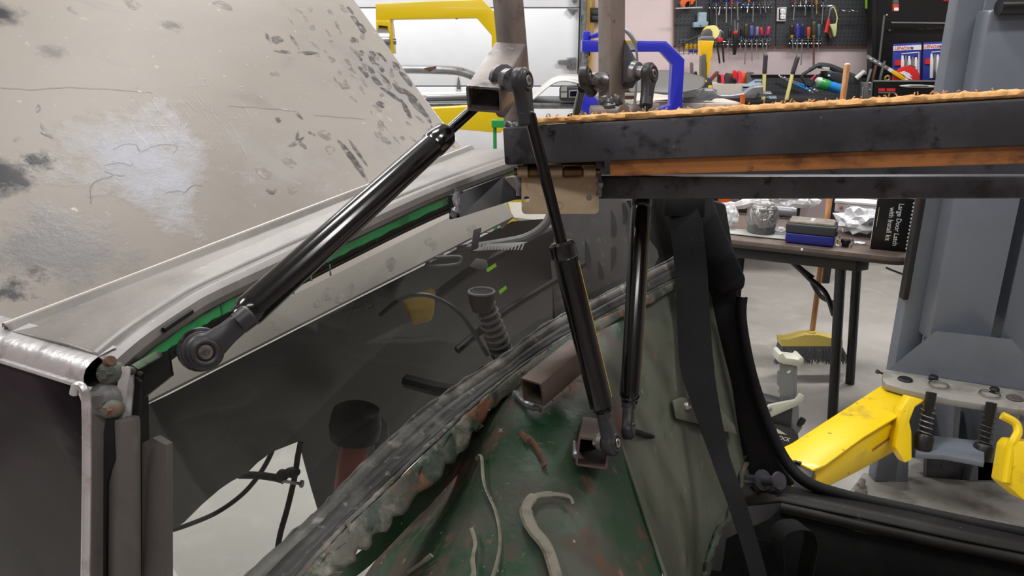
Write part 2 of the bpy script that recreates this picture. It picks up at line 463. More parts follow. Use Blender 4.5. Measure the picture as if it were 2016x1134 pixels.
mat('bracket_blue', (140, 162, 176), .45)
mat('cyan_blue', (36, 132, 206), .3)
mat('bottle_green', (46, 146, 72), .25)
mat('frost', (186, 190, 184), .3)
mat('pack_blue', (48, 62, 150), .35)
mat('pack_white', (228, 226, 228), .35)
mat('lamp_tape', (216, 210, 190), .5)

def pegboard_mat():
    m = bpy.data.materials.new('pegboard'); m.use_nodes = True
    nt = m.node_tree; N = nt.nodes; L = nt.links; p = N['Principled BSDF']
    tc = N.new('ShaderNodeTexCoord'); sp = N.new('ShaderNodeSeparateXYZ'); L.new(tc.outputs['Object'], sp.inputs[0])
    def mth(op, a, b=None):
        n = N.new('ShaderNodeMath'); n.operation = op
        for i, v in enumerate((a, b)):
            if v is None: continue
            if isinstance(v, (int, float)): n.inputs[i].default_value = v
            else: L.new(v, n.inputs[i])
        return n.outputs[0]
    def cell(o):
        f = mth('FRACT', mth('MULTIPLY', o, 1 / .0254)); f = mth('SUBTRACT', f, .5); return mth('MULTIPLY', f, f)
    d = mth('SQRT', mth('ADD', cell(sp.outputs['X']), cell(sp.outputs['Z'])))
    k = mth('LESS_THAN', d, .15)
    mx = N.new('ShaderNodeMix'); mx.data_type = 'RGBA'; L.new(k, mx.inputs[0])
    mx.inputs[6].default_value = lin((58, 60, 64)); mx.inputs[7].default_value = lin((16, 16, 18))
    L.new(mx.outputs[2], p.inputs['Base Color']); p.inputs['Roughness'].default_value = .55
    MAT['pegboard'] = m
pegboard_mat()
def dirty_glass():
    m = bpy.data.materials.new('dusty_glass'); m.use_nodes = True
    nt = m.node_tree; N = nt.nodes; L = nt.links
    for n in list(N): N.remove(n)
    out = N.new('ShaderNodeOutputMaterial'); tr = N.new('ShaderNodeBsdfTransparent'); tr.inputs[0].default_value = (.70, .72, .71, 1)
    gl = N.new('ShaderNodeBsdfGlossy'); gl.inputs['Roughness'].default_value = .04
    df = N.new('ShaderNodeBsdfDiffuse'); df.inputs[0].default_value = lin((176, 172, 164))
    fr = N.new('ShaderNodeValue'); fr.outputs[0].default_value = .045
    tc = N.new('ShaderNodeTexCoord'); nz = N.new('ShaderNodeTexNoise'); nz.inputs['Scale'].default_value = 5; nz.inputs['Detail'].default_value = 5
    L.new(tc.outputs['Object'], nz.inputs['Vector'])
    mr = N.new('ShaderNodeMapRange'); mr.inputs[1].default_value = .38; mr.inputs[2].default_value = .75; mr.inputs[3].default_value = .012; mr.inputs[4].default_value = .09
    L.new(nz.outputs['Fac'], mr.inputs[0])
    m1 = N.new('ShaderNodeMixShader'); L.new(mr.outputs[0], m1.inputs[0]); L.new(tr.outputs[0], m1.inputs[1]); L.new(df.outputs[0], m1.inputs[2])
    m2 = N.new('ShaderNodeMixShader'); L.new(fr.outputs[0], m2.inputs[0]); L.new(m1.outputs[0], m2.inputs[1]); L.new(gl.outputs[0], m2.inputs[2])
    L.new(m2.outputs[0], out.inputs[0]); MAT['dusty_glass'] = m
    m = bpy.data.materials.new('film'); m.use_nodes = True
    nt = m.node_tree; N = nt.nodes; L = nt.links
    for n in list(N): N.remove(n)
    out = N.new('ShaderNodeOutputMaterial'); tr = N.new('ShaderNodeBsdfTransparent'); tr.inputs[0].default_value = (.93, .94, .95, 1)
    gl = N.new('ShaderNodeBsdfGlossy'); gl.inputs['Roughness'].default_value = .12
    tc = N.new('ShaderNodeTexCoord'); nz = N.new('ShaderNodeTexNoise'); nz.inputs['Scale'].default_value = 45; nz.inputs['Detail'].default_value = 5
    L.new(tc.outputs['Object'], nz.inputs['Vector'])
    bp = N.new('ShaderNodeBump'); bp.inputs['Strength'].default_value = 1; bp.inputs['Distance'].default_value = .02
    L.new(nz.outputs['Fac'], bp.inputs['Height']); L.new(bp.outputs['Normal'], gl.inputs['Normal'])
    m1 = N.new('ShaderNodeMixShader'); m1.inputs[0].default_value = .42
    L.new(tr.outputs[0], m1.inputs[1]); L.new(gl.outputs[0], m1.inputs[2]); L.new(m1.outputs[0], out.inputs[0]); MAT['film'] = m
dirty_glass()

def soften(name, scale, lo, hi):
    "let a smudge thin out so the dust below shows through"
    nt = MAT[name].node_tree; N = nt.nodes; L = nt.links; p = N['Principled BSDF']
    tc = N.new('ShaderNodeTexCoord'); nz = N.new('ShaderNodeTexNoise'); nz.inputs['Scale'].default_value = scale; nz.inputs['Detail'].default_value = 4
    L.new(tc.outputs['Object'], nz.inputs['Vector'])
    mr = N.new('ShaderNodeMapRange'); mr.inputs[1].default_value = lo; mr.inputs[2].default_value = hi; mr.inputs[4].default_value = .9
    L.new(nz.outputs['Fac'], mr.inputs[0]); L.new(mr.outputs[0], p.inputs['Alpha'])
soften('smudge', 90, .33, .6)
soften('smudge_soft', 70, .4, .65)

# ------------------------------------------------------------------ the room
YW = 5.2                                   # face of the back wall
H = 3.4
def struct(name, b, m, parent=None):
    if parent is None:
        return solo(name, b, m, None, None, kind='structure', smooth=False)
    return part(name, b, m, parent, smooth=False)
struct('floor', B().box((0, .9, -.05), (10, 8.8, .1)), 'concrete')
struct('ceiling', B().box((0, .9, H + .05), (10, 8.8, .1)), 'ceiling_white')
struct('wall_left', B().box((-5.05, .9, H / 2), (.1, 8.8, H)), 'drywall')
struct('wall_right', B().box((5.05, .9, H / 2), (.1, 8.8, H)), 'drywall')
struct('wall_front', B().box((0, -3.55, H / 2), (10.2, .1, H)), 'drywall')
struct('wall_back', B().box((0, YW + .05, H / 2), (10.2, .1, H)), 'drywall')

# sectional door in the back wall
xr = onY(1137, 100, YW).x
xl = xr - 3.0
door = B().box(((xl + xr) / 2, YW - .012, 1.25), (xr - xl, .02, 2.5))
door1 = solo('door_1', door, 'door_white', 'white sectional garage door with ribbed panels', None, kind='structure', smooth=False)
zj = [onY(900, y, YW).z for y in (320, 169, 16)]
step = zj[2] - zj[1]
edges = [0.02] + [z for z in (zj[0] - 2 * step, zj[0] - step) if z > .05] + zj + [zj[2] + step]
for a, b in zip(edges, edges[1:]):
    part('panel', B().box(((xl + xr) / 2, YW - .034, (a + b) / 2), (xr - xl, .024, (b - a) - .008), bev=.003), 'door_white', door1)
def door_hinge(px, py):
    b = B()
    c = onY(px, py, YW - .055)
    b.prism([c + Vector(v) for v in ((-.012, 0, -.075), (.012, 0, -.075), (.014, 0, 0), (.006, 0, .05), (0, 0, .075), (-.006, 0, .05), (-.014, 0, 0))], (0, .006, 0), .001)
    b.lathe(c + Vector((-.016, -.004, -.02)), c + Vector((.016, -.004, -.02)), [(0, .008), (1, .008)], 10)
    b.box(c + Vector((0, 0, -.045)), (.02, .012, .03))
    part('hinge', b, 'galvanised', door1)
door_hinge(903, 172)
b = B()
b.prism(poly([(1099, 118), (1117, 117), (1117, 113), (1134, 113), (1134, 136), (1117, 135), (1115, 125), (1099, 125)], YW - .07), (0, .024, 0), .002)
b.lathe(onY(1121, 117, YW - .075), onY(1121, 131, YW - .075), [(0, .006), (1, .006)], 8)
part('latch', b, 'galvanised', door1)
b = B(); b.prism(poly([(1117, 16), (1138, 16), (1138, 20), (1132, 21), (1130, 30), (1124, 24), (1119, 20)], YW - .07), (0, .024, 0), .001)
part('roller_bracket', b, 'galvanised', door1)
b = B(); b.prism(poly([(1125, -6), (1137, -6), (1136, 4), (1128, 5)], YW - .07), (0, .024, 0), .001)
part('roller_bracket', b, 'galvanised', door1)
# track and timber jamb beside the door
x0 = onY(1141, 100, YW).x
b = B(); b.box((x0, YW - .05, 1.3), (.012, .08, 2.6)); b.box((x0 + .012, YW - .085, 1.3), (.03, .01, 2.6)); b.box((x0 + .026, YW - .05, 1.3), (.006, .08, 2.6))
struct('trim_1', b, 'galvanised')
struct('trim_2', B().box((x0 + .062, YW - .015, 1.3), (.055, .03, 2.6), bev=.003), 'pine')

# black double switch box on the wall
r = thing('wall_switch_box', 'black double wall switch box beside the garage door timber', 'switch', onY(1168, 45, YW))
part('box', slab([(1162, 15), (1185, 15), (1185, 44), (1162, 44)], YW - .035, .035, .004), 'black_paint', r)
part('rocker', slab([(1166, 20), (1182, 20), (1182, 28), (1166, 28)], YW - .041, .01, .002), 'case_dark', r)
part('rocker', slab([(1166, 31), (1182, 31), (1182, 39), (1166, 39)], YW - .041, .01, .002), 'case_dark', r)

# ------------------------------------------------------------------ the car
car = thing('car_body', 'stripped green and grey car body with bare rear window and open deck', 'car', (0, 1.0, .35))

# rail frame: t along the rail, o outward; the inner edge bows a little
N0 = W(222, 712, .42); R0 = W(1000, 338, .82)
tv = (R0 - N0); RL = tv.length; tv.normalize()
ov = Vector((-tv.y, tv.x, 0)).normalized()
zv = Vector((0, 0, 1))
INN = smooth_path(WL((222, 712, .42), (255, 682, .435), (300, 646, .455), (376, 596, .49), (427, 567, .515), (560, 506, .58), (700, 442, .655), (860, 370, .75), (1000, 318, .85), (1060, 300, .90)), 5)
OUT = [N0 + tv * (p - N0).dot(tv) + ov * .1 for p in INN]
NR = len(INN) - 1
def rpos(f):
    x = max(0, min(1, f)) * NR; i = min(int(x), NR - 1); return INN[i].lerp(INN[i + 1], x - i), OUT[i].lerp(OUT[i + 1], x - i)
def rpt(f, o, z):
    "o < .06: metres outward from the inner edge, otherwise measured back from the outer edge at .1"
    I, O = rpos(f); d = (O - I).normalized()
    return (I + d * o + zv * z) if o < .06 else (O + d * (o - .1) + zv * z)
def rail(name, prof, m, a=0.0, b=1.0, n=40, wob=0.0, parent=car, label=None):
    rows = []
    for i in range(n + 1):
        f = a + (b - a) * i / n
        w = wob * math.sin(i * 2.1) + wob * .6 * math.sin(i * 5.3 + 1)
        rows.append([rpt(f, o, z + w) for o, z in prof])
    return part(name, B().grid(rows), m, parent, label)
o = rail('roof_rail', [(.104, -.02), (.104, .004), (.100, .005), (.097, .001), (.07, .002), (.04, .003), (.02, .002), (.0125, .001)], 'rail_grey', label='grey sanded roof rail')
solidify(o, .0012)
o = rail('rolled_edge', [(.0125, .001), (.008, -.0005), (.003, -.003), (.0005, -.008), (.002, -.013)], 'rail_grey', label='rolled inner edge of the rail')
solidify(o, .0012)
o = rail('rail_lip', [(.101, .003), (.102, .0055), (.1045, .0055), (.106, .002)], 'lip_pale')
o = rail('rail_underside', [(.003, -.011), (.005, -.016), (.014, -.02), (.03, -.022), (.05, -.022), (.103, -.019)], 'rail_under', wob=.0005)
solidify(o, .0015)
o = rail('drip_flange', [(.012, -.008), (.006, -.012), (.006, -.024), (.012, -.028)], 'green_paint', .46, .80, wob=.0005, label='bright green painted flange under the rail')
solidify(o, .0012)
o = rail('drip_flange', [(.010, -.009), (.005, -.013), (.006, -.019), (.012, -.022)], 'green_pale', .78, .985, wob=.0006, label='faded green flange end')
solidify(o, .0012)
o = rail('drip_flange', [(.012, -.010), (.007, -.014), (.007, -.024), (.012, -.028)], 'green_paint', .12, .47, wob=.0005)
solidify(o, .0012)
o = rail('glass_channel', [(.018, -.025), (.011, -.027), (.011, -.035), (.014, -.037), (.024, -.037)], 'black_channel', .02, .82)
solidify(o, .0015)
o = rail('channel_bead', [(.0105, -.0315), (.0098, -.0322), (.0105, -.033)], 'olive', .3, .82)
solidify(o, .0006)
for s, l in ((.57, .009), (.60, .006), (.63, .010)):
    p = rpt(s, .004, -.026)
    part('paint_run', B().tube([p, p - zv * l * .6, p - zv * l], [.0008, .0006, .001], 6), 'green_pale', car)
part('trim_slot', B().tube([rpt(.25 + .01 * k, -.0006, -.0055) for k in range(9)], .0018, 8), 'rubber', car)
p = rpt(.02, .006, -.003)
part('corner_plug', B().lathe(p, p - ov * .003 + zv * .002, [(0, .0036), (.6, .0036), (1, .003)], 14), 'rust', car)

# end cap that rolls over into the pillar skin
rows = []
for k in range(9):
    s = k / 8
    oo = .012 + .33 * s
    prof = [(.012, .0015), (0, .001), (-.005, -.0005), (-.009, -.003), (-.011, -.007), (-.0115, -.011)]
    rows.append([N0 + tv * a + ov * oo + zv * (z) for a, z in prof])
part('rail_end_cap', B().grid(rows), 'bare_edge', car, 'bright bare metal end of the roof rail')
rows = []
for k in range(9):
    oo = .022 + .32 * k / 8
    rows.append([N0 + tv * (-.0113 + .12 * zz + (0.003 * math.sin(k) * zz)) + ov * (oo + .08 * zz) + zv * (-.0115 - zz * .5) for zz in (0, .1, .25, .5, .75, 1)])
o = part('pillar_skin', B().grid(rows), 'black_panel', car, 'glossy black pillar skin'); solidify(o, .0015)
o = part('pillar_seam', B().tube([N0 - tv * .012 + ov * a + zv * -.012 for a in (.018, .12, .23, .34)], .0016, 8), 'bare_edge', car)
# bare bead and weatherstrip channels of the pillar
pth = smooth_path(WL((146, 775, .408), (150, 760, .406), (163, 764, .405), (170, 795, .405), (171, 900, .407), (170, 1030, .409), (168, 1160, .41)), 5)
part('pillar_bead', B().tube(pth, .0024, 10), 'bare_edge', car)
def strip(pts, d, t, m, name='weatherstrip', label=None, bev=.002):
    return part(name, B().prism(WL(*[(x, y, d) for x, y in pts]), FW * t, bev), m, car, label)
strip([(176, 805), (215, 812), (216, 1160), (176, 1160)], .424, .02, 'rubber_worn', 'pillar_channel')
part('weatherstrip', B().lathe(W(243, 822, .428), W(245, 1160, .428), [(0, .0082), (.02, .0088), (1, .0088)], 18), 'rubber_worn', car, 'worn rubber strip')
strip([(208, 822), (222, 815), (226, 905), (210, 950), (206, 1160), (202, 1160), (203, 850)], .418, .004, 'rubber', 'torn_rubber', bev=.0005)
strip([(262, 740), (272, 735), (280, 1160), (258, 1160)], .440, .012, 'rubber', 'pillar_slot', bev=0)
part('weatherstrip', B().prism(WL((279, 872, .438), (300, 862, .45), (328, 876, .44), (329, 1160, .44), (279, 1160, .438)), FW * .008, .0015), 'rubber_worn', car, 'narrow worn rubber strip')
part('channel_flange', B().ribbon(smooth_path(WL((249, 722, .428), (246, 745, .427), (240, 780, .427), (236, 824, .427)), 4), .0058, -FW, .0014), 'bare_edge', car)
part('channel_flange', B().prism(WL((236, 828, .43), (248, 720, .43), (262, 728, .434), (262, 760, .434), (256, 826, .434)), FW * .002, .0004), 'bare_edge', car)
strip([(259, 762), (264, 742), (276, 752), (272, 822), (254, 823)], .436, .004, 'rubber', 'pillar_slot', bev=0)
for (x, y, d, r_) in ((213, 735, .425, .0075), (203, 788, .423, .010), (216, 806, .42, .006)):
    b = B(); c = W(x, y, d)
    b.lathe(c + FW * .006, c - FW * .004, [(0, r_), (.5, r_), (.8, r_ * .8), (1, r_ * .3)], 14)
    b.box(c - FW * .004, (r_ * 1.2, .001, .0012)); b.lathe(c - FW * .002, c - FW * .006, [(0, r_ * .45), (1, r_ * .4)], 6)
    part('corner_bolt', b, 'bay_grey' if r_ > .009 else 'flaked_paint', car)
b = B()
for k in range(26):
    t = rnd.random()
    c = W(185 + 85 * t + rnd.uniform(-12, 12), 790 - 70 * t + rnd.uniform(-16, 30), .432 + rnd.uniform(-.003, .01))
    b.sphere(c, rnd.uniform(.0018, .0042), (1, .8, .7), 7)
part('corner_filler', b, 'corner_dirt', car, 'crumbling rusty corner', kind='stuff')
part('trim_tab', B().prism(WL((258, 718, .431), (308, 690, .445), (318, 702, .447), (272, 728, .431)), FW * .003, .0006), 'green_pale', car)
part('corner_gusset', B().prism(WL((252, 716, .442), (330, 690, .456), (338, 740, .456), (262, 800, .442)), FW * .003, 0), 'black_channel', car)

# rear window: top edge behind the rail, bottom edge on the sill
top = WL((150, 800, .44), (330, 700, .49), (620, 560, .62), (900, 420, .78), (1060, 345, .90), (1200, 330, 1.06), (1345, 330, 1.24))
bot = WL((420, 1250, .60), (560, 1100, .66), (690, 965, .72), (850, 815, .80), (1000, 712, .87), (1180, 600, 1.0), (1345, 512, 1.2))
rows = []
for k in range(6):
    s = k / 5
    rows.append([a.lerp(c, s) for a, c in zip(top, bot)])
o = part('rear_window', B().grid(rows), 'dusty_glass', car, 'dusty rear window glass'); 

# sill under the window: rubber band, flaked lip
LB0 = smooth_path(WL((420, 1215, .585), (491, 1134, .625), (629, 1006, .685), (698, 933, .715), (850, 797, .785), (981, 711, .845), (1081, 638, .91), (1200, 575, 1.0), (1340, 503, 1.18)), 8)
LB1 = smooth_path(WL((540, 1215, .575), (606, 1126, .605), (683, 1040, .655), (759, 968, .695), (880, 850, .755), (955, 782, .80), (1060, 700, .88), (1190, 625, .975), (1345, 545, 1.16)), 8)
LB2 = smooth_path(WL((600, 1215, .58), (650, 1134, .61), (717, 1080, .655), (797, 1000, .70), (900, 895, .757), (960, 812, .80), (1075, 715, .88), (1200, 640, .975), (1345, 560, 1.16)), 8)
def band(name, A, Bp, m, bulge, jag=0.0, n=6, label=None, t=.004, ang=35):
    rows = []
    for i, (a, c) in enumerate(zip(A, Bp)):
        e = c + (c - a) * (jag * (rnd.random() - .5))
        row = []
        for k in range(n + 1):
            s = k / n
            p = a.lerp(e, s)
            p = p + (zv * .6 - FW * .4) * (bulge * math.sin(math.pi * s))
            row.append(p + zv * rnd.uniform(-1, 1) * .0006)
        rows.append(row)
    o = part(name, B().grid(rows), m, car, label, ang=ang); solidify(o, t, 1); return o
LBM = [a.lerp(c, .34) + zv * -.002 for a, c in zip(LB0, LB1)]
LBN = [a.lerp(c, .86) + zv * -.001 for a, c in zip(LB0, LB1)]
band('gasket_lip', LB0, LBM, 'flaked_grey', .0012, jag=.3, n=2, label='scuffed pale lip of the window sill', t=.003, ang=18)
band('window_gasket', LBM, LBN, 'sill_rubber', -.002, n=3, label='dull dark sill below the window', ang=18)
band('gasket_edge', LBN, LB1, 'flaked_grey', .001, jag=.2, n=2, t=.003, ang=18)
band('flaked_lip', LB1, LB2, 'flaked_paint', .002, jag=.4, label='lip of flaking paint and rust', t=.003)
lip_top = [p + zv * .002 for p in LB0]
part('sealer_ridge', B().tube([p + Vector((rnd.uniform(-1, 1), 0, rnd.uniform(-1, 1))) * .0012 for p in lip_top], [.0006 + .002 * rnd.random() for _ in lip_top], 7), 'flaked_grey', car)
# loose curls of paint on the lip
for i in range(6, len(LB1) - 16, 3):
    p = LB1[i].lerp(LB2[i], rnd.uniform(.2, .9)); q = LB1[i + 1].lerp(LB2[i + 1], rnd.uniform(.2, .9))
    e = (q - p).normalized() * rnd.uniform(.012, .028)
    up = (zv * .6 - FW * .7 + RT * rnd.uniform(-.3, .3)).normalized() * rnd.uniform(.003, .007)
    b = B(); b.prism([p, p + e * .5 + RT * .004 - zv * .006, p + e + RT * .003, p + e * .9 + up, p + e * .3 + up], -FW * .0012)
    part('paint_flake', b, 'flaked_paint', car)
# dark return below the lip
D2 = [p + zv * -.03 + FW * .035 for p in LB2]
b = B(); b.grid([[a + FW * .004 for a in LB2], [a.lerp(c, .5) + FW * .01 for a, c in zip(LB2, D2)], D2])
part('sill_return', b, 'bulkhead_green', car)

# rear bulkhead (bulged, green) and inner quarter
bulk = [
    [(820, 965, .81), (900, 880, .83), (985, 785, .835), (1060, 722, .86), (1135, 668, .92), (1195, 630, .985), (1235, 600, 1.04)],
    [(800, 1010, .86), (895, 915, .815), (975, 825, .775), (1060, 775, .775), (1140, 745, .81), (1195, 725, .86), (1225, 705, .93)],
    [(790, 1040, .88), (880, 965, .82), (955, 890, .745), (1050, 855, .735), (1130, 845, .74), (1190, 850, .77), (1222, 868, .81)],
    [(770, 1070, .87), (845, 1020, .81), (925, 960, .72), (1030, 940, .70), (1130, 935, .70), (1205, 945, .725), (1252, 960, .765)],
    [(730, 1110, .84), (800, 1075, .78), (890, 1045, .685), (1020, 1035, .665), (1130, 1030, .665), (1225, 1035, .69), (1280, 1045, .735)],
    [(680, 1200, .80), (740, 1180, .73), (850, 1170, .64), (1010, 1165, .625), (1130, 1165, .625), (1250, 1165, .65), (1322, 1170, .70)]]
rows = [[W(*p) for p in r_] for r_ in bulk]
o = part('bulkhead', B().grid(rows), 'bulkhead_green', car, 'green rear bulkhead blotched with rust'); subsurf(o, 3)
quart = [
    [(1235, 600, 1.04), (1300, 560, 1.13), (1370, 530, 1.2), (1440, 510, 1.25)],
    [(1225, 705, .93), (1310, 680, 1.07), (1390, 660, 1.18), (1450, 650, 1.25)],
    [(1222, 868, .81), (1310, 830, 1.02), (1400, 800, 1.14), (1470, 790, 1.22)],
    [(1252, 960, .765), (1330, 930, .99), (1405, 905, 1.12), (1476, 895, 1.2)],
    [(1280, 1045, .735), (1345, 1030, .96), (1400, 1010, 1.06), (1446, 985, 1.12)],
    [(1322, 1170, .70), (1355, 1170, .93), (1370, 1165, .98), (1378, 1165, 1.0)]]
rows = [[W(*p) for p in r_] for r_ in quart]
o = part('quarter_panel', B().grid(rows), 'olive_panel', car, 'olive grey inner quarter panel'); subsurf(o, 3)
# surface lookups for things that lie on the bulkhead
def on_bulk(px, py, table=bulk):
    best = None
    for r0, r1 in zip(table, table[1:]):
        for i in range(len(r0) - 1):
            for q in ((r0[i], r0[i + 1], r1[i]), (r1[i + 1], r1[i], r0[i + 1])):
                (x1, y1, d1), (x2, y2, d2), (x3, y3, d3) = q
                den = (y2 - y3) * (x1 - x3) + (x3 - x2) * (y1 - y3)
                l1 = ((y2 - y3) * (px - x3) + (x3 - x2) * (py - y3)) / den
                l2 = ((y3 - y1) * (px - x3) + (x1 - x3) * (py - y3)) / den
                l3 = 1 - l1 - l2
                m_ = min(l1, l2, l3)
                if best is None or m_ > best[0]: best = (m_, 1 / (l1 / d1 + l2 / d2 + l3 / d3))
    return best[1]
def surf(px, py, lift=.004, table=bulk):
    d = on_bulk(px, py, table); return W(px, py, d - lift)
for pts, r_ in (([(940, 905), (948, 900), (954, 955), (975, 1005), (985, 1060), (978, 1110), (965, 1150)], [.003, .0022, .002, .002, .002, .0022, .002]),
                ([(1128, 992), (1120, 978), (1085, 973), (1050, 980), (1036, 1005), (1048, 1040), (1078, 1080), (1100, 1150)], [.0015, .002, .003, .005, .0065, .0062, .006, .0062]),
                ([(928, 1040), (935, 1070), (930, 1100), (932, 1130), (922, 1150)], [.002, .002, .0024, .003, .002]),
                ([(850, 1093), (835, 1105), (800, 1130), (780, 1150)], [.0025, .002, .002, .002])):
    p = smooth_path([surf(x, y, .006) for x, y in pts], 6)
    rr = [r_[min(len(r_) - 1, i // 6)] for i in range(len(p))]
    part('sealant_bead', B().tube(p, rr, 8, flat=.45, hint=FW), 'sealant', car)
for pts in ([(1036, 860), (1050, 872), (1066, 900), (1072, 918)], [(1024, 850), (1030, 858), (1040, 866)]):
    p = smooth_path([surf(x, y, .004) for x, y in pts], 4)
    part('rust_ridge', B().tube(p, [.0026 + .0014 * rnd.random() for _ in p], 8, flat=.3, hint=FW), 'rust', car)
b = B(); c = surf(986, 847, .007)
for s in (-1, 1):
    d_ = RT * .0018 + UPV * .0018 * s
    b.ribbon([c - d_, c + d_], .0005, -FW, .0004)
part('paint_mark', b, 'chalk_white', car, 'small white painted cross')
# folded seam between bulkhead and quarter
sm = smooth_path([W(x, y, d - .004) for x, y, d in ((1222, 868, .81), (1252, 960, .765), (1280, 1045, .735), (1322, 1170, .70))], 6)
part('panel_seam', B().tube(sm, .0022, 8), 'olive_panel', car)
sm = smooth_path([surf(x, y, .01, quart) for x, y in ((1470, 900), (1455, 960), (1430, 1020), (1400, 1080), (1385, 1140))], 6)
part('seam_sealer', B().tube([p + Vector((rnd.uniform(-1, 1), 0, rnd.uniform(-1, 1))) * .004 for p in sm], [.003 + .003 * rnd.random() for _ in sm], 8), 'green_crumble', car, 'crumbling green sealer along the floor seam')
# pressed access cover and its screw
b = B(); b.prism([surf(x, y, .036, quart) for x, y in ((1325, 790), (1345, 783), (1420, 805), (1448, 840), (1452, 858), (1400, 842), (1330, 825))], FW * .012, .003)
part('access_cover', b, 'olive_panel', car)
c = surf(1352, 802, .04, quart); part('screw', B().lathe(c + FW * .006, c - FW * .003, [(0, .007), (.6, .007), (1, .003)], 8), 'bolt_steel', car)
c = surf(1412, 838, .042, quart); part('clip', B().box(c, (.016, .006, .012), bev=.002), 'olive_panel', car)

# welded bracket tubes on the bulkhead
def open_tube(p0, p1, w, h, up, m, name='bracket_tube', label=None, parent=car):
    return part(name, B().sqtube(p0, p1, w, h, up), m, parent, label, ang=25)
open_tube(W(1048, 772, .735), W(1142, 694, .79), .027, .027, UPV * .8 - FW * .5 - RT * .25, 'brown_steel', label='bare square tube bracket with open end')
open_tube(W(1167, 892, .69), W(1172, 850, .765), .030, .028, UPV * .75 - FW * .6, 'brown_steel', label='short square tube bracket at the strut foot')
def weld(path, r=.003, m='weld', parent=car, n=3):
    p = smooth_path(path, n)
    return part('weld_bead', B().tube(p, [r * (.7 + .6 * rnd.random()) for _ in p], 8), m, parent)
weld([surf(x, y, .006) for x, y in ((1015, 775), (1028, 790), (1045, 800), (1066, 806))], .0035)
weld([surf(x, y, .007) for x, y in ((1132, 870), (1135, 895), (1150, 912))], .0035)
for c, s in (((1052, 812), 1), ((1075, 808), 1), ((1090, 790), 1), ((1105, 770), 1), ((1122, 752), 1), ((1134, 735), 1), ((1016, 745), 1), ((1030, 735), 1)):
    p = [surf(c[0] + rnd.uniform(-9, 9), c[1] + rnd.uniform(-9, 9), .007) for _ in range(4)]
    part('scorch_scribble', B().tube(smooth_path(p, 4), .0006, 5), 'sealant', car)

# pillar trim, door aperture seal, sill, striker
b = B(); b.prism(WL((1278, 360, 1.19), (1398, 360, 1.17), (1416, 420, 1.16), (1448, 495, 1.15), (1470, 548, 1.14), (1466, 570, 1.14), (1420, 580, 1.15), (1390, 560, 1.16), (1372, 500, 1.17), (1360, 560, 1.19), (1330, 600, 1.2), (1300, 470, 1.2)), FW * .05, .006, 3)
part('pillar_trim', b, 'trim_black', car, 'black plastic pillar trim')
b = B(); b.prism(WL((1290, 360, 1.22), (1430, 400, 1.2), (1456, 560, 1.19), (1452, 600, 1.19), (1462, 680, 1.19), (1482, 760, 1.18), (1510, 850, 1.17), (1540, 915, 1.16), (1570, 955, 1.15), (1530, 968, 1.15), (1480, 950, 1.16), (1460, 880, 1.18), (1430, 760, 1.2), (1370, 640, 1.22), (1320, 560, 1.24)), FW * .05, .006, 3)
part('door_pillar', b, 'trim_black', car, 'black door pillar')
pth = smooth_path(WL((1460, 585, 1.17), (1458, 625, 1.17), (1470, 700, 1.165), (1490, 775, 1.16), (1520, 855, 1.15), (1550, 912, 1.14), (1590, 950, 1.12), (1660, 975, 1.10), (1780, 1002, 1.06), (1900, 1028, 1.02), (2080, 1064, .97)), 6)
pth.append(pth[-1] + (pth[-1] - pth[-2]) * 14)
part('door_seal', B().tube(pth, .009, 12), 'rubber', car, 'black rubber door seal')
pth2 = [p + RT * .006 - FW * .004 for p in pth[:40]]
part('seal_lip', B().tube(pth2, .0025, 8), 'trim_black', car)
# sill: flat step, rolled ridge, drop to the footwell
sA = WL((1470, 945, 1.2), (1560, 962, 1.14), (1700, 990, 1.085), (1900, 1036, 1.01), (2080, 1075, .96))
sB = WL((1440, 1000, 1.13), (1535, 990, 1.08), (1690, 1022, 1.03), (1890, 1066, .965), (2080, 1104, .915))
sC = WL((1430, 1060, 1.10), (1540, 1010, 1.075), (1690, 1046, 1.03), (1890, 1090, .965), (2080, 1128, .915))
sD = WL((1400, 1250, 1.06), (1540, 1250, 1.07), (1690, 1250, 1.02), (1890, 1250, .955), (2080, 1250, .905))
for q_ in (sA, sB, sC, sD): q_.append(q_[-1] + (q_[-1] - q_[-2]) * 2.5)
o = part('door_sill', B().grid([sA, sB]), 'sill_black', car, 'black door sill step'); solidify(o, .004)
o = part('sill_ridge', B().tube([a.lerp(c, .5) for a, c in zip(sB[1:], sC[1:])], .008, 12), 'sill_black', car)
o = part('sill_side', B().grid([sC, sD]), 'carpet_black', car, 'dark footwell side'); solidify(o, .004)
part('footwell_floor', B().prism([W(1380, 1120, 1.05), W(2100, 1200, .93), W(2100, 1500, .75), W(1300, 1500, .8)], -zv * .01), 'carpet_black', car)
part('footwell_floor', B().prism([W(1430, 930, 1.28), W(1570, 975, 1.17), W(1560, 1250, 1.12), W(1300, 1250, 1.10)], -zv * .01), 'sill_black', car)
ax0 = W(1470, 944, 1.16); ax1 = W(1536, 947, 1.10)
st = part('striker_pin', B().lathe(ax0, ax1, [(0, .0075), (.45, .0075), (.46, .016), (.52, .016), (.53, .0075), (.93, .0075), (.94, .014), (1, .013)], 16), 'dark_steel', car, 'door striker pin')
part('cable', B().tube(smooth_path(WL((1478, 958, 1.15), (1495, 975, 1.14), (1520, 978, 1.12), (1575, 990, 1.08)), 5), .002, 6), 'rubber', car)

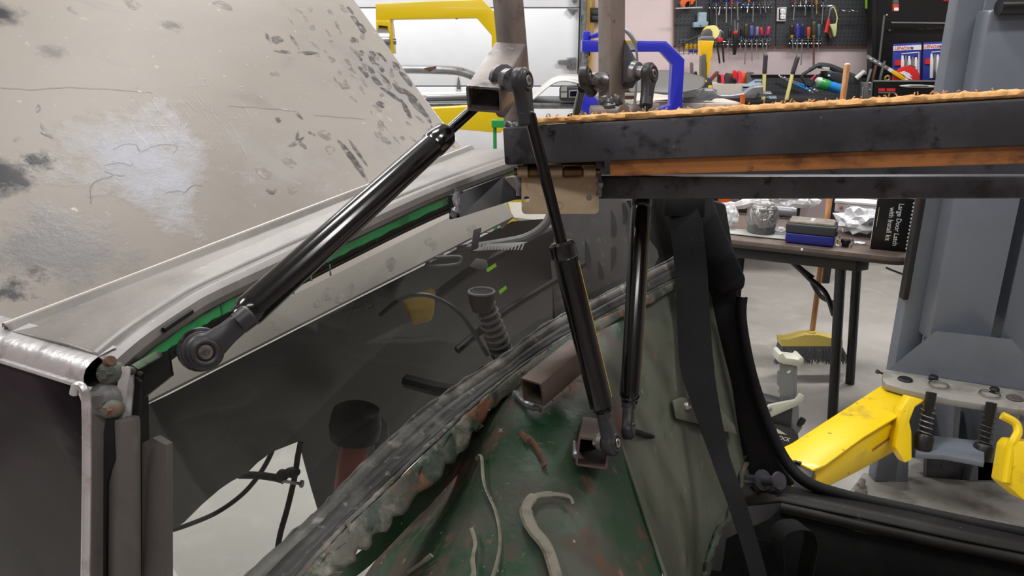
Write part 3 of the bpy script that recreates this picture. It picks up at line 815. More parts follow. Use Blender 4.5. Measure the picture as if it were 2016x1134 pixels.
# ---- engine bay seen through the window
E = W(1012, 426, 1.25); G = W(270, 800, .75); T = W(690, 0, 1.5)
ln = (G - E).cross(T - E).normalized()
if ln.dot(CAM - E) < 0: ln = -ln
def onL(x, y, lift=0): return onP(x, y, E + ln * lift, ln)
edge = [(1012, 426), (960, 358), (910, 290), (870, 240), (830, 186), (785, 122), (745, 66), (715, 26), (690, -10), (640, -75), (500, -260), (-300, -260), (-420, 1145), (270, 800)]
pts = [onL(x, y) for x, y in edge]
def lpatch(x, y, r_, *rest):
    return (onL(x, y) - OFF[car.name], (onL(x + r_ * .7, y) - onL(x - r_ * .7, y)).length / 1.4, *rest)
lid_material([
    lpatch(110, 480, 190, (118, 116, 115), .4, .35, .25, 1.2), lpatch(560, 330, 90, (150, 146, 141), .5, .1, 0, 1.4),
    lpatch(770, 170, 120, (134, 130, 127), .5, .1, 0, 1.6),
    lpatch(295, 320, 175, (150, 151, 156), .38, .55, .9, 1.0),
    lpatch(-10, 345, 85, (58, 58, 61), .35, .3, 0, 1.0), lpatch(70, 318, 42, (66, 66, 68), .35, .3, 0, 1.0), lpatch(-5, 25, 55, (60, 61, 64), .35, .2, 0, .5),
    lpatch(30, 560, 60, (84, 84, 86), .4, .3, 0, 1.3), lpatch(340, 50, 22, (108, 104, 100), .5, 0, 0, .8), lpatch(100, 100, 32, (116, 112, 108), .5, 0, 0, .8)])
b = B(); b.prism(pts, -ln * .006, .0006)
lid = part('deck_lid', b, 'dusty_lid', car, 'raised deck lid covered in dust and hand prints')
# return flange along the free edge
b = B(); b.prism([pts[0], pts[2], pts[4], pts[8], pts[8] - ln * .02 - (pts[0] - pts[13]).normalized() * .02, pts[4] - ln * .02 - (pts[0] - pts[13]).normalized() * .02, pts[0] - ln * .02 - (pts[0] - pts[13]).normalized() * .02], -ln * .002)
part('lid_flange', b, 'bare_edge', lid)
LX = (onL(400, 300) - onL(300, 300)).normalized()
LY = ln.cross(LX).normalized()
def smooth_pts(pl):
    q = smooth_path([Vector((x, y, 0)) for x, y in pl], 5); return [(v.x + rnd.uniform(-1, 1), v.y + rnd.uniform(-1, 1)) for v in q]
def blot(b, x, y, rx, ry, ang, lift):
    c = onL(x, y, lift); k = (c - CAM).length / FPX
    a = math.radians(ang)
    # in-plane axes that look like image axes
    ex = (onL(x + 1, y, lift) - c); ey = (onL(x, y + 1, lift) - c)
    ax = (ex * math.cos(a) + ey * math.sin(a)) * rx; ay = (-ex * math.sin(a) + ey * math.cos(a)) * ry
    n = 12; off = rnd.random() * 6
    b.bm.faces.new([b.bm.verts.new(c + ax * math.cos(t) * (1 + .22 * math.sin(3 * t + off)) + ay * math.sin(t) * (1 + .22 * math.cos(2 * t + off))) for t in [i * 2 * math.pi / n for i in range(n)]])
b = B(); i = 0
dark = [(700, 40, 12, 5, 50), (712, 55, 14, 6, 48), (695, 78, 6, 5, 40), (711, 104, 6, 5, 60), (707, 112, 11, 3, 45), (734, 107, 8, 5, 40), (733, 118, 12, 4, 50), (753, 112, 13, 3, 48), (750, 134, 11, 4, 48), (715, 140, 13, 4, 50), (731, 138, 9, 4, 45), (742, 160, 14, 4, 38), (760, 156, 13, 3, 45), (780, 130, 10, 5, 50), (771, 137, 4, 2, 50), (800, 155, 20, 5, 48), (722, 147, 6, 4, 60), (785, 175, 16, 4, 40), (770, 185, 24, 4, 35), (810, 190, 26, 5, 40), (820, 205, 30, 6, 52), (800, 215, 22, 4, 60), (838, 225, 22, 5, 55), (750, 205, 9, 6, 20), (690, 20, 10, 3, 50),
        (560, 102, 18, 3, 6), (606, 104, 19, 3, 2), (528, 75, 3, 12, -20), (545, 78, 12, 7, 10), (580, 82, 3, 14, -35), (583, 280, 18, 4, -30), (596, 285, 10, 4, 40), (585, 268, 3, 10, 10), (548, 236, 6, 4, 40), (590, 228, 9, 3, 40), (614, 262, 8, 3, 30), (690, 305, 5, 40, -38), (700, 320, 5, 38, -32), (705, 300, 3, 28, -35), (85, 252, 3, 14, -30), (92, 264, 14, 4, 30), (75, 212, 4, 8, 0), (33, 272, 8, 5, -30), (535, 375, 10, 6, 0), (860, 260, 16, 4, 50), (845, 275, 12, 4, 50), (870, 285, 10, 4, 50)]
for q in dark: blot(b, *q, .0004 + .00001 * i); i += 1
part('finger_marks', b, 'smudge', lid, 'dark finger marks in the dust', smooth=False, kind='stuff')
b = B()
for k in range(70):
    t = rnd.random(); y = 10 + 280 * t; xe = 690 + 220 * t
    blot(b, xe - rnd.uniform(15, 150), y, rnd.uniform(5, 13), rnd.uniform(2, 5), rnd.uniform(30, 60), .0002 + .000002 * k)
for x, y, rx, ry in ((145, 20, 12, 8), (680, 170, 9, 6), (540, 145, 10, 6), (570, 320, 16, 8), (520, 340, 18, 10), (440, 10, 20, 8), (260, 8, 18, 8), (628, 592, 9, 16), (648, 578, 10, 18), (668, 586, 8, 14), (690, 572, 7, 16), (770, 520, 10, 14), (850, 480, 14, 10), (540, 640, 12, 8), (930, 455, 12, 12), (640, 265, 14, 10), (650, 295, 10, 8), (575, 375, 10, 6)):
    blot(b, x, y, rx, ry, 20, .00035)
part('finger_marks', b, 'smudge_soft', lid, 'faint finger marks in the dust', smooth=False, kind='stuff')
for pl in ([(180, 400), (178, 370), (190, 355), (215, 348), (222, 343), (205, 337)], [(222, 343), (245, 347)], [(205, 325), (235, 320), (255, 325), (262, 322)], [(222, 295), (240, 285), (265, 283), (275, 297)],
           [(275, 300), (300, 288), (330, 283), (350, 290), (340, 302)], [(0, 172), (60, 176), (120, 172), (200, 174), (300, 183)], [(450, 208), (520, 213), (580, 219), (595, 232)], [(620, 226), (690, 232), (720, 234)], [(325, 380), (350, 375), (365, 378), (380, 365), (398, 365)]):
    b = B(); b.ribbon([onL(x, y, .0008) for x, y in smooth_pts(pl)], .0006, ln)
    part('crack_line', b, 'smudge_hard', lid, 'thin dark crack in the paint', smooth=False)
b = B()
for k in range(46):
    x = rnd.uniform(230, 480); y = rnd.uniform(150, 290); a = rnd.choice((.85, .95, 1.0, .05)) + rnd.uniform(-.08, .08); l = rnd.uniform(8, 40)
    b.ribbon([onL(x, y, .001), onL(x + l * math.cos(a), y + l * math.sin(a), .001)], rnd.uniform(.00018, .0004), ln)
part('scratches', b, 'chalk_white', lid, 'pale scratches', smooth=False, kind='stuff')

# inner panel with the wheel arch opening
i0 = W(270, 815, .80); i1 = W(1012, 445, 1.33); i2 = W(620, 920, 1.28)
n_in = (i1 - i0).cross(i2 - i0).normalized()
def onI(x, y, lift=0):
    n2 = n_in if n_in.dot(CAM - i0) > 0 else -n_in
    return onP(x, y, i0 + n2 * lift, n2)
pl = [(200, 838), (330, 778), (700, 590), (1008, 436), (1105, 428), (1112, 640), (1000, 730), (900, 805), (800, 900), (750, 960), (690, 1040), (640, 1060), (626, 1006), (612, 960), (597, 905), (592, 885), (586, 870), (560, 880), (535, 890), (505, 912), (484, 933), (455, 948), (430, 965), (395, 995), (360, 1030), (330, 1050), (270, 1085), (200, 1120)]
b = B(); b.prism([onI(x, y) for x, y in pl], FW * .006)
part('inner_panel', b, 'bay_dark', car, 'dark inner panel with wheel arch opening')
b = B(); b.prism(WL((1085, 395, 1.72), (1380, 395, 1.72), (1380, 560, 1.72), (1090, 720, 1.72)), FW * .006)
part('inner_panel', b, 'bay_dark', car)
b = B(); b.ribbon(smooth_path([onI(x, y, .003) for x, y in ((415, 740), (425, 790), (445, 850), (478, 895))], 5), [.0016] * 16, FW); part('scratch', b, 'bay_mid', car, smooth=False)
for pl in ([(672, 612), (700, 606), (738, 590)], [(700, 596), (690, 620), (684, 640)], [(708, 606), (722, 600), (716, 614)], [(728, 598), (738, 594), (732, 606), (724, 608)]):
    b = B(); b.ribbon([onI(x, y, .004) for x, y in pl], .0018, FW); part('chalk_mark', b, 'bay_grey', car, 'chalk mark', smooth=False)
# grey far fender with hand prints
fp = lambda x, y, l=0: W(x, y, 1.36 + (x - 1200) * .0005 - l)
b = B(); b.prism([fp(*q) for q in ((1095, 430), (1130, 380), (1225, 380), (1262, 450), (1300, 500), (1280, 540), (1150, 640), (1095, 640), (1085, 520))], FW * .006)
part('far_fender', b, 'bay_grey', car, 'dusty grey fender inside the bay')
b = B()
for x, y, rx, ry, a in ((1205, 440, 9, 28, 10), (1155, 500, 7, 30, 12), (1205, 510, 8, 26, -10), (1180, 530, 6, 22, 20), (1228, 420, 9, 22, 5)):
    c = fp(x, y, .002); k = 1.36 / FPX; a = math.radians(a)
    b.ellipse(c, (RT * math.cos(a) + UPV * math.sin(a)) * rx * k, (-RT * math.sin(a) + UPV * math.cos(a)) * ry * k)
part('finger_marks', b, 'bay_mid', car, 'dark finger marks on the fender', smooth=False, kind='stuff')
b = B(); b.prism(WL((1000, 398, 1.5), (1130, 398, 1.5), (1130, 440, 1.45), (1060, 452, 1.45), (1010, 428, 1.45)), FW * .02); part('bay_shelf', b, 'pale_board', car)
# damper with coil spring and cup
b = B(); p0 = W(948, 590, 1.10); p1 = W(992, 700, 1.16)
dm = part('damper', B().lathe(p0, p1, [(0, .012), (1, .012)], 14), 'bay_dark', car, 'damper with coil spring')
a, sd, up = frame(p1 - p0); pts = []
for k in range(9 * 14 + 1):
    th = k / 14 * 2 * math.pi; pts.append(p0.lerp(p1, k / (9 * 14)) + sd * .0165 * math.cos(th) + up * .0165 * math.sin(th))
part('coil_spring', B().tube(pts, .0026, 6), 'bay_grey', dm)
c = W(948, 574, 1.09)
part('cup_rim', B().ring(c, zv, .019, .0018, 26, 8), 'bay_grey', dm)
part('cup', B().lathe(c, c - zv * .03, [(0, .019), (.5, .019), (1, .014)], 20), 'bay_dark', dm)
part('yellow_bracket', B().prism(WL((792, 590, 1.12), (848, 567, 1.12), (857, 574, 1.12), (853, 618, 1.12), (846, 632, 1.12), (812, 640, 1.12)), FW * .008, .002), 'yellow_plate', car)
part('hose', B().tube(smooth_path(WL((748, 622, 1.07), (790, 588, 1.07), (830, 580, 1.07), (866, 590, 1.07), (910, 622, 1.08), (960, 700, 1.1)), 6), .0035, 8), 'bay_mid', car)
part('bent_pipe', B().tube(smooth_path(WL((900, 492, 1.16), (990, 478, 1.16), (1040, 466, 1.16), (1075, 440, 1.16), (1092, 400, 1.16)), 6), .007, 10), 'bay_grey', car)
b = B(); b.prism(WL((930, 494, 1.14), (960, 480, 1.14), (1040, 476, 1.14), (1000, 490, 1.14)), FW * .004)
for k in range(14):
    x = 940 + k * 6.5; b.prism(WL((x, 492, 1.135), (x + 3, 492, 1.135), (x + 8, 480, 1.135), (x + 5, 480, 1.135)), FW * .003)
part('perforated_strip', b, 'panel_pale', car)
part('pull_ring', B().tube(smooth_path(WL((842, 516, 1.1), (850, 508, 1.1), (900, 505, 1.1), (908, 510, 1.1), (900, 520, 1.1), (845, 524, 1.1), (842, 516, 1.1)), 5), .0025, 8), 'bay_grey', car)
b = B(); b.prism(WL((924, 524, 1.12), (938, 508, 1.12), (958, 512, 1.12), (962, 528, 1.12), (940, 530, 1.12)), FW * .006, .001); part('lug', b, 'bay_grey', car)
b = B(); b.prism(WL((957, 530, 1.11), (975, 518, 1.11), (978, 524, 1.11), (960, 536, 1.11)), FW * .004); part('tape_tag', b, 'lime', car)
b = B(); b.prism(WL((982, 572, 1.11), (996, 562, 1.11), (998, 568, 1.11), (984, 580, 1.11)), FW * .004); part('tape_tag', b, 'lime', car)
for pl, r_ in (([(850, 590, 1.15), (950, 520, 1.2), (1100, 450, 1.28)], .008), ([(900, 690, 1.1), (1000, 610, 1.16), (1150, 520, 1.25)], .006), ([(800, 750, 1.05), (900, 770, 1.0), (960, 730, 1.0)], .01)):
    part('bay_pipe', B().tube(smooth_path(WL(*pl), 5), r_, 8), 'bay_dark', car)
part('bay_hinge_arm', B().prism(WL((932, 452, 1.14), (948, 447, 1.14), (938, 498, 1.14), (926, 500, 1.14)), FW * .01, .002), 'bay_mid', car)
# cables hanging through the arch
part('cable', B().tube(smooth_path(WL((330, 1046, 1.15), (368, 1034, 1.15), (425, 1010, 1.15), (475, 975, 1.15), (510, 935, 1.15), (535, 890, 1.15), (545, 850, 1.15)), 6), .0038, 8), 'rubber', car)
part('cable', B().tube(smooth_path(WL((592, 870, 1.15), (586, 900, 1.15), (580, 940, 1.15), (566, 1000, 1.15), (552, 1050, 1.15), (545, 1090, 1.15)), 6), .0045, 8), 'rubber', car)
lk = part('link_rod', B().tube(smooth_path(WL((470, 935, 1.14), (510, 936, 1.14), (545, 941, 1.14), (560, 946, 1.14)), 4), [.006] * 13, 8), 'rubber', car)
part('link_bolt', B().lathe(W(556, 947, 1.135), W(596, 953, 1.13), [(0, .0025), (.9, .0025), (.9, .006), (1, .006)], 10), 'bolt_steel', lk)
part('link_joint', B().sphere(W(556, 936, 1.14), .010, (1, 1, 1), 12).sphere(W(575, 930, 1.14), .011, (1.2, 1, .7), 12), 'rubber', lk)

# tyre and jack post below the arch
c = W(735, 960, 2.0)
wh = thing('road_wheel', 'black road tyre showing behind the wheel arch opening', 'wheel', c - zv * .17)
axv = (RT * .93 + Vector((0, 0, .1)) + Vector((0, .35, 0))).normalized()
part('tyre', B().ring(c, axv, .115, .055, 40, 14, 1.2), 'rubber', wh)
part('rim', B().lathe(c - axv * .04, c + axv * .04, [(0, .062), (.1, .075), (.5, .06), (.9, .075), (1, .062)], 28), 'bay_mid', wh)
r = thing('jack_post', 'dark red cylindrical jack post with black round head under the car', 'jack', W(690, 975, 1.2))
part('post', B().lathe(W(690, 975, 1.2), W(697, 860, 1.17), [(0, .026), (.05, .027), (.9, .023), (1, .023)], 20), 'red_brown', r)
part('head', B().lathe(W(698, 868, 1.165), W(702, 800, 1.15), [(0, .022), (.1, .038), (.5, .041), (.9, .036), (1, .025)], 22), 'bay_dark', r)
b = B(); b.prism(WL((736, 830, 1.2), (748, 815, 1.2), (764, 840, 1.2), (764, 905, 1.2), (742, 910, 1.2), (738, 880, 1.2)), FW * .006, .001)
part('arm_plate', b, 'bay_grey', car)

# seat belts
r = thing('seat_belt', 'black seat belt hanging from the pillar guide down to the floor', 'seat belt', W(1440, 1150, 1.0))
pth = smooth_path(WL((1347, 412, 1.13), (1352, 450, 1.125), (1360, 530, 1.12), (1365, 620, 1.10), (1372, 720, 1.065), (1390, 800, 1.03), (1418, 900, .995), (1450, 990, .955), (1475, 1070, .925), (1500, 1160, .90)), 5)
n_ = len(pth)
ww = [.036 + .012 * min(1, i / 4) if i < 10 else (.048 if i < 20 else max(.026, .048 - .0022 * (i - 20))) for i in range(n_)]
nr = [(-FW + RT * (-.2 + 1.1 * max(0, (i - 16) / n_))).normalized() for i in range(n_)]
part('webbing', B().ribbon(pth, ww, nr, .0012), 'webbing', r)
b = B(); b.box(W(1347, 402, 1.135), (.062, .02, .042), Matrix.Rotation(-PITCH, 3, 'X'), .006); part('belt_guide', b, 'trim_black', r)
r = thing('seat_belt', 'loose loop of seat belt curled on the footwell floor', 'seat belt', W(1540, 1160, .93))
pth = smooth_path(WL((1526, 1170, .965), (1535, 1130, .965), (1532, 1085, .965), (1533, 1050, .965), (1552, 1036, .965), (1584, 1038, .97), (1596, 1065, .97), (1588, 1110, .965), (1578, 1170, .96)), 6)
part('webbing', B().ribbon(pth, .045, (FW * .35 + UPV * .2 + RT * .9).cross(UPV).normalized() if False else [((pth[min(i + 1, len(pth) - 1)] - pth[max(i - 1, 0)]).normalized().cross(FW)).normalized() for i in range(len(pth))], .0012), 'webbing', r)
pth = smooth_path(WL((1440, 1165, .995), (1470, 1105, .995), (1490, 1090, .995), (1508, 1105, .995), (1516, 1165, .995)), 6)
part('buckle_strap', B().ribbon(pth, .04, [(-FW).normalized()] * len(pth), .0012), 'webbing', r)

# ------------------------------------------------------------------ hinged lid frame with posts
fr = thing('hinged_lid_frame', 'welded dark steel lid frame topped with fibreboard, carrying two upright posts', 'lid frame', W(1500, 300, .72))
def beam_box(tl, tr, hgt, depth, m, name, parent, label=None, bev=.003):
    "solid square bar with front top edge tl..tr"
    a = (tr - tl).normalized(); back = (FW - a * FW.dot(a)); back.z *= .25; back = (back - a * back.dot(a)).normalized()
    dn = a.cross(back).normalized()
    if dn.z > 0: dn = -dn
    q = lambda p: [p, p + back * depth, p + back * depth + dn * hgt, p + dn * hgt]
    b = B(); b.loft([q(tl), q(tr)])
    if bev: b._bev(list(b.bm.faces), bev, 2)
    return part(name, b, m, parent, label), a, back, dn
UL = W(988, 250, .745); UR = W(2090, 188, .578); UR = UL + (UR - UL) * 1.6
o, ua, ub, ud = beam_box(UL, UR, .038, .036, 'dark_steel', 'front_beam', fr, 'dark mill-scale steel beam')
# open hollow end showing at the left
beam_box(UL + ub * .105, UR + ub * .105, .034, .02, 'dark_steel', 'rear_beam', fr)
# fibreboard with a torn fluffy edge
fl0 = UL + ua * .035 - ud * .0003; fl1 = UR - ud * .0003
b = B(); n = 190; top_n = -ud
rows = []
for i in range(n + 1):
    p = fl0.lerp(fl1, i / n)
    j = lambda s: rnd.uniform(-1, 1) * s
    th = .0065 + j(.0008)
    rows.append([p + ub * (.003 + j(.0015)), p + ub * (-.0005 + j(.0018)) + top_n * th * .35, p + ub * (.001 + j(.0025)) + top_n * th * .8, p + ub * (.006 + j(.002)) + top_n * (th + j(.0012)),
                 p + ub * .03 + top_n * (.0068 + j(.0007)), p + ub * .07 + top_n * (.0068 + j(.0006)), p + ub * .118 + top_n * (.0066 + j(.001)), p + ub * .12])
b.grid(rows)
part('fibreboard', b, 'fibreboard', fr, 'brown fibreboard with torn fuzzy edge', ang=60)
b = B()
for k in range(110):
    p = fl0.lerp(fl1, rnd.random()) + ub * rnd.uniform(-.001, .03) + top_n * .007
    d_ = (ua * rnd.uniform(-1, 1) + ub * rnd.uniform(-.5, .2) + top_n * rnd.uniform(0, .5)).normalized() * rnd.uniform(.0015, .004)
    b.tube([p, p + d_ * .6 + top_n * .001, p + d_], [.0007, .0005, .0002], 5)
part('torn_fibres', b, 'fibreboard', fr, kind='stuff')
# plywood panel hung below the beam
b = B()
q0 = UL + ua * .108 + ud * .036 + ub * .006; q1 = UR + ud * .036 + ub * .006
b.prism([q0, q1, q1 + ud * .016, q0 + ud * .0165], ub * .1, .001)
part('plywood_panel', b, 'ply_edge', fr, 'orange brown plywood edge')
b = B(); t0 = W(1173, 300, .742); b.prism([t0, W(1190, 300, .742), W(1190, 331, .742), W(1174, 331, .742)], FW * .004, .0006)
part('steel_tab', b, 'dark_steel', fr)
# post one: rotated square tube standing on the beam, with cranked bracket
foot1 = W(1022, 250, .765); top1 = W(996, -45, .735); top1 = foot1 + (top1 - foot1) * 1.7
postup = (RT * .50 - FW * .87)
p1_ = part('post', B().sqtube(foot1, top1, .0235, .0235, postup), 'mill_steel', fr, 'bare steel post with weld marks', ang=25)
bk0 = W(1000, 118, .72); bk1 = W(953, 196, .655)
br1 = part('cranked_bracket', B().sqtube(bk0 + (bk0 - bk1).normalized() * .012, bk1, .032, .024, UPV * .8 - FW * .5), 'mill_steel', fr, 'angled square tube bracket with open end', ang=25)
part('bracket_web', B().prism(WL((1017, 97, .715), (1026, 125, .712), (1010, 190, .70), (985, 225, .69), (972, 222, .67), (984, 182, .665), (1003, 130, .70)), FW * .02 + RT * .003, .002), 'mill_steel', br1)
def weld2(path, r, parent, m='weld'):
    p = smooth_path(path, 4); return part('weld_bead', B().tube(p, [r * (.6 + .7 * rnd.random()) for _ in p], 8), m, parent)
weld2(WL((972, 99, .722), (990, 102, .715), (1012, 100, .712), (1020, 108, .712)), .003, fr)
weld2(WL((996, 242, .752), (1008, 248, .75), (1020, 246, .75), (1030, 250, .75)), .0035, fr)
weld2(WL((1022, 240, .752), (1030, 246, .748), (1030, 253, .745)), .003, fr)
bz = part('bracket_bolt', B().lathe(W(985, 155, .665), W(1010, 158, .645), [(0, .012), (.3, .013), (.31, .008), (.6, .008), (.61, .010), (1, .010)], 14), 'weld', br1)
# post two with side bracket and flat bar
foot2 = W(1204, 212, .90); top2 = W(1204, -45, .88); top2 = foot2 + (top2 - foot2) * 1.7
part('post', B().sqtube(foot2, top2, .0235, .026, RT * .42 - FW * .9), 'mill_steel', fr, 'tall bare steel post with welded foot', ang=25)
b = B(); b.prism(WL((1162, 207, .88), (1298, 203, .88), (1299, 226, .88), (1163, 230, .88)), FW * .012, .001); b.lathe(W(1229, 218, .879), W(1229, 218, .8765), [(0, .007), (1, .007)], 16)
part('flat_bar', b, 'mill_steel', fr)
weld2(WL((1181, 205, .885), (1192, 198, .882), (1205, 200, .88), (1216, 196, .88), (1214, 206, .88)), .006, fr)
weld2(WL((1183, 208, .884), (1196, 208, .88), (1210, 206, .88)), .004, fr)
b = B(); b.prism(WL((1226, 74, .885), (1230, 76, .88), (1256, 122, .86), (1258, 150, .86), (1254, 161, .86), (1228, 163, .875)), FW * .03, .003)
part('side_bracket', b, 'dark_steel', fr, 'dark triangular side bracket')
part('bracket_bolt', B().lathe(W(1248, 140, .865), W(1268, 142, .855), [(0, .012), (.4, .011), (.41, .007), (1, .007)], 12), 'weld', fr)
part('bracket_bolt', B().lathe(W(1184, 162, .885), W(1160, 154, .872), [(0, .012), (.4, .010), (.41, .006), (1, .006)], 12), 'weld', fr)

# ------------------------------------------------------------------ lower frame welded to the car
lr0 = W(1176, 347, .785); lr1 = W(2750, 345, .785)
beam_box(lr0, lr1, .0245, .0245, 'dark_steel', 'lower_rail', car, 'dark steel lower rail')
beam_box(W(1180, 312, .90), W(2750, 277, .90), .04, .01, 'dark_steel', 'gap_filler', car, bev=0)  # added filler, keeps the gap above the lower rail dark
beam_box(W(985, 349, .80), W(1030, 348, .785), .0245, .0245, 'dark_steel', 'lower_rail', car)
b = B(); b.loft([[W(992, 346, .79), W(1030, 388, .78), W(1000, 395, .81), W(975, 352, .82)], [W(900, 382, .735), W(905, 428, .725), W(885, 432, .745), W(882, 385, .755)]])
part('corner_stub', b, 'black_paint', car, 'black square stub joining rail and frame', smooth=False)
b = B(); b.prism(WL((982, 350, .79), (1026, 348, .78), (1026, 388, .78)), FW * .003); part('corner_gusset', b, 'mill_steel', car, smooth=False)
weld(WL((1020, 346, .775), (1022, 362, .774), (1020, 386, .774)), .0032)
weld(WL((1176, 342, .775), (1180, 362, .774), (1178, 386, .774)), .0035)
weld(WL((903, 375, .73), (898, 392, .728), (900, 408, .726), (892, 425, .73)), .004)

# butt hinge
hg = thing('butt_hinge', 'brassy zinc butt hinge welded between lid beam and lower rail', 'hinge', W(1102, 420, .77))
HD = .772
pl = []
def rc(cx, cy, r, a0):
    return [(cx + r * math.cos(math.radians(a0 + k * 22.5)), cy + r * math.sin(math.radians(a0 + k * 22.5))) for k in range(5)]
outl = [(1026, 345), (1178, 345)] + rc(1170, 412, 9, 0) + rc(1036, 412, 9, 90)
circ = lambda x, y, r_: [W(x, y, HD) + RT * (r_ * math.cos(k * math.pi / 9)) + UPV * (r_ * math.sin(k * math.pi / 9)) for k in range(18)]
part('lower_leaf', B().plate(WL(*[(x, y, HD) for x, y in outl]), [circ(1037, 392, .0032), circ(1160, 389, .0032)], FW * .003), 'hinge_zinc', hg, 'lower hinge leaf with two holes')
b = B(); b.ring(W(1101, 405, HD - .0003), FW, .0036, .0004, 24, 6); part('stamp_ring', b, 'hinge_zinc', hg)
xs = [1017, 1040, 1074, 1108, 1146, 1173]
for i, (a_, c_) in enumerate(zip(xs, xs[1:])):
    p0 = W(a_ + 1, 338, .765); p1 = W(c_ - 1, 337, .765)
    part('knuckle', B().lathe(p0, p1, [(0, .0058), (.04, .0066), (.96, .0066), (1, .0058)], 18), 'hinge_brass' if i % 2 else 'hinge_zinc', hg)
part('pin', B().lathe(W(1012, 338, .765), W(1180, 337, .765), [(0, .004), (1, .004)], 12), 'hinge_brass', hg)
part('upper_leaf', B().prism(WL((1030, 316, .778), (1175, 312, .778), (1175, 332, .772), (1030, 334, .772)), FW * .003, .0005), 'hinge_brass', hg)
part('leaf_tongue', B().prism(WL((1110, 336, .7655), (1144, 336, .7655), (1146, 350, .7705), (1108, 350, .7705)), FW * .003, .0005), 'hinge_zinc', hg)

# ------------------------------------------------------------------ gas struts
def eye(c, toward, axis, R, parent, name='end_eyelet', th=.011, neck=.0065):
    "ball-joint eyelet: ring around the bolt and a neck running to the strut"
    axis = axis.normalized(); t = (toward - c); t = (t - axis * t.dot(axis)).normalized(); s = axis.cross(t).normalized()
    L = R * 2.6
    def outline(k):       # teardrop
        o = []
        for i in range(22):
            a = math.radians(48 + i * (360 - 96) / 21)
            o.append((R * math.cos(a), R * math.sin(a)))
        o += [(R * 1.5, -neck * 1.08), (L, -neck), (L, neck), (R * 1.5, neck * 1.08)]
        return [(x * 1, y * 1) for x, y in o]
    ol = outline(1)
    def lay(h, k):
        return [c + t * (x if x > R * 1.2 else x * k) + s * (y * k) + axis * h for x, y in ol]
    b = B()
    b.loft([lay(-th * .5, .80), lay(-th * .36, .97), lay(0, 1.0), lay(th * .36, .97), lay(th * .5, .80)])
    e = part(name, b, 'strut_plastic', parent, ang=50)
    # neck collar
    part('collar', B().lathe(c + t * (L * .82), c + t * (L + .006), [(0, neck * .9), (.1, neck * 1.15), (.85, neck * 1.2), (1, neck)], 18), 'strut_plastic', e)
    f = -axis if axis.dot(CAM - c) < 0 else axis
    part('socket', B().ring(c + f * th * .5, f, R * .60, R * .16, 24, 8), 'strut_plastic', e)
    # bolt head with a sunk hexagon socket
    h0 = th * .45; h1 = th * .5 + .002; sb = [c + f * h1 - f * .0018]
    ringp = lambda r_, h, n=24: [c + f * h + (t * math.cos(k * 2 * math.pi / n) + s * math.sin(k * 2 * math.pi / n)) * r_ for k in range(n)]
    hexp = lambda r_, h: [c + f * h + (t * math.cos(a) + s * math.sin(a)) * (r_ * math.cos(math.pi / 6) / math.cos((a + math.pi / 6) % (math.pi / 3) - math.pi / 6)) for a in [k * 2 * math.pi / 24 for k in range(24)]]
    bl = B().loft([ringp(R * .38, h0), ringp(R * .38, h1 - .0005), ringp(R * .34, h1), hexp(R * .2, h1), hexp(R * .2, h1 - .0018)])
    part('bolt_head', bl, 'bolt_steel', e)
    return e
def strut(label, c_body, c_rod, split, axis_b, axis_r, Rb=.0118, Rr=.0118, rb=.011, rr=.005, stripe=None):
    r = thing('gas_strut', label, 'gas strut', c_body, 'gas struts of the hinged lid')
    t = (c_rod - c_body); L = t.length; t.normalize()
    s0 = c_body + t * (Rb * 2.6); s1 = c_body.lerp(c_rod, split)
    cyl = part('cylinder', B().lathe(s0, s1, [(0, rb * .7), (.012, rb * .82), (.02, rb * .78), (.035, rb * .98), (.05, rb), (.90, rb), (.905, rb * .97), (.915, rb * 1.06), (.985, rb * 1.06), (1, rb * .85)], 28), 'strut_black', r, 'glossy black gas cylinder')
    part('rod', B().lathe(s1 - t * .004, c_rod - t * (Rr * 2.4), [(0, rr), (1, rr)], 18), 'strut_rod', r, 'thin black piston rod')
    if axis_b is not None: eye(c_body, c_rod, axis_b, Rb, r)
    if axis_r is not None: eye(c_rod, c_body, axis_r, Rr, r)
    if stripe:
        sd = stripe.normalized(); sd = (sd - t * sd.dot(t)).normalized()
        part('label_strip', B().ribbon([s0.lerp(s1, .08) + sd * (rb * 1.005), s0.lerp(s1, .88) + sd * (rb * 1.005)], .0016, sd, .0002), 'mustard', cyl)
    return r
sA_ = strut('black gas strut slanting from the roof rail to the cranked bracket', W(402, 692, .462), W(1003, 150, .735), .705, W(402, 692, .462) - W(375, 676, .52), None)
c = W(402, 692, .462); ax = (W(375, 676, .52) - c).normalized()
part('washer', B().lathe(c + ax * .008, c + ax * .012, [(0, .012), (1, .012)], 22), 'rubber_worn', sA_)
part('spacer', B().lathe(c + ax * .004, c + ax * .02, [(0, .007), (1, .007)], 14), 'lamp_tape', sA_)
part('washer', B().lathe(c + ax * .0125, c + ax * .018, [(0, .014), (.5, .0145), (1, .012)], 22), 'dark_steel', sA_)
sB_ = strut('black gas strut with rod crossing the hinge, foot on the bulkhead bracket', W(1203, 872, .675), W(1027, 160, .625), .575, RT * .75 - FW * .5 + UPV * .1, RT * .86 - FW * .5, stripe=RT * .9 - FW * .35)
c = W(1203, 872, .675); ax = (W(1170, 868, .69) - c).normalized()
part('washer', B().lathe(c + ax * .005, c + ax * .010, [(0, .010), (1, .010)], 18), 'bolt_steel', sB_)
part('nut', B().lathe(c + ax * .010, c + ax * .016, [(0, .008), (1, .008)], 6), 'bolt_steel', sB_)
strut('black gas strut from the tall post down to the quarter panel', W(1236, 846, .785), W(1278, 146, .86), .66, RT * .9 - FW * .3, RT * .75 - FW * .6, Rb=.0105, Rr=.0135, stripe=RT * .95 - FW * .25)
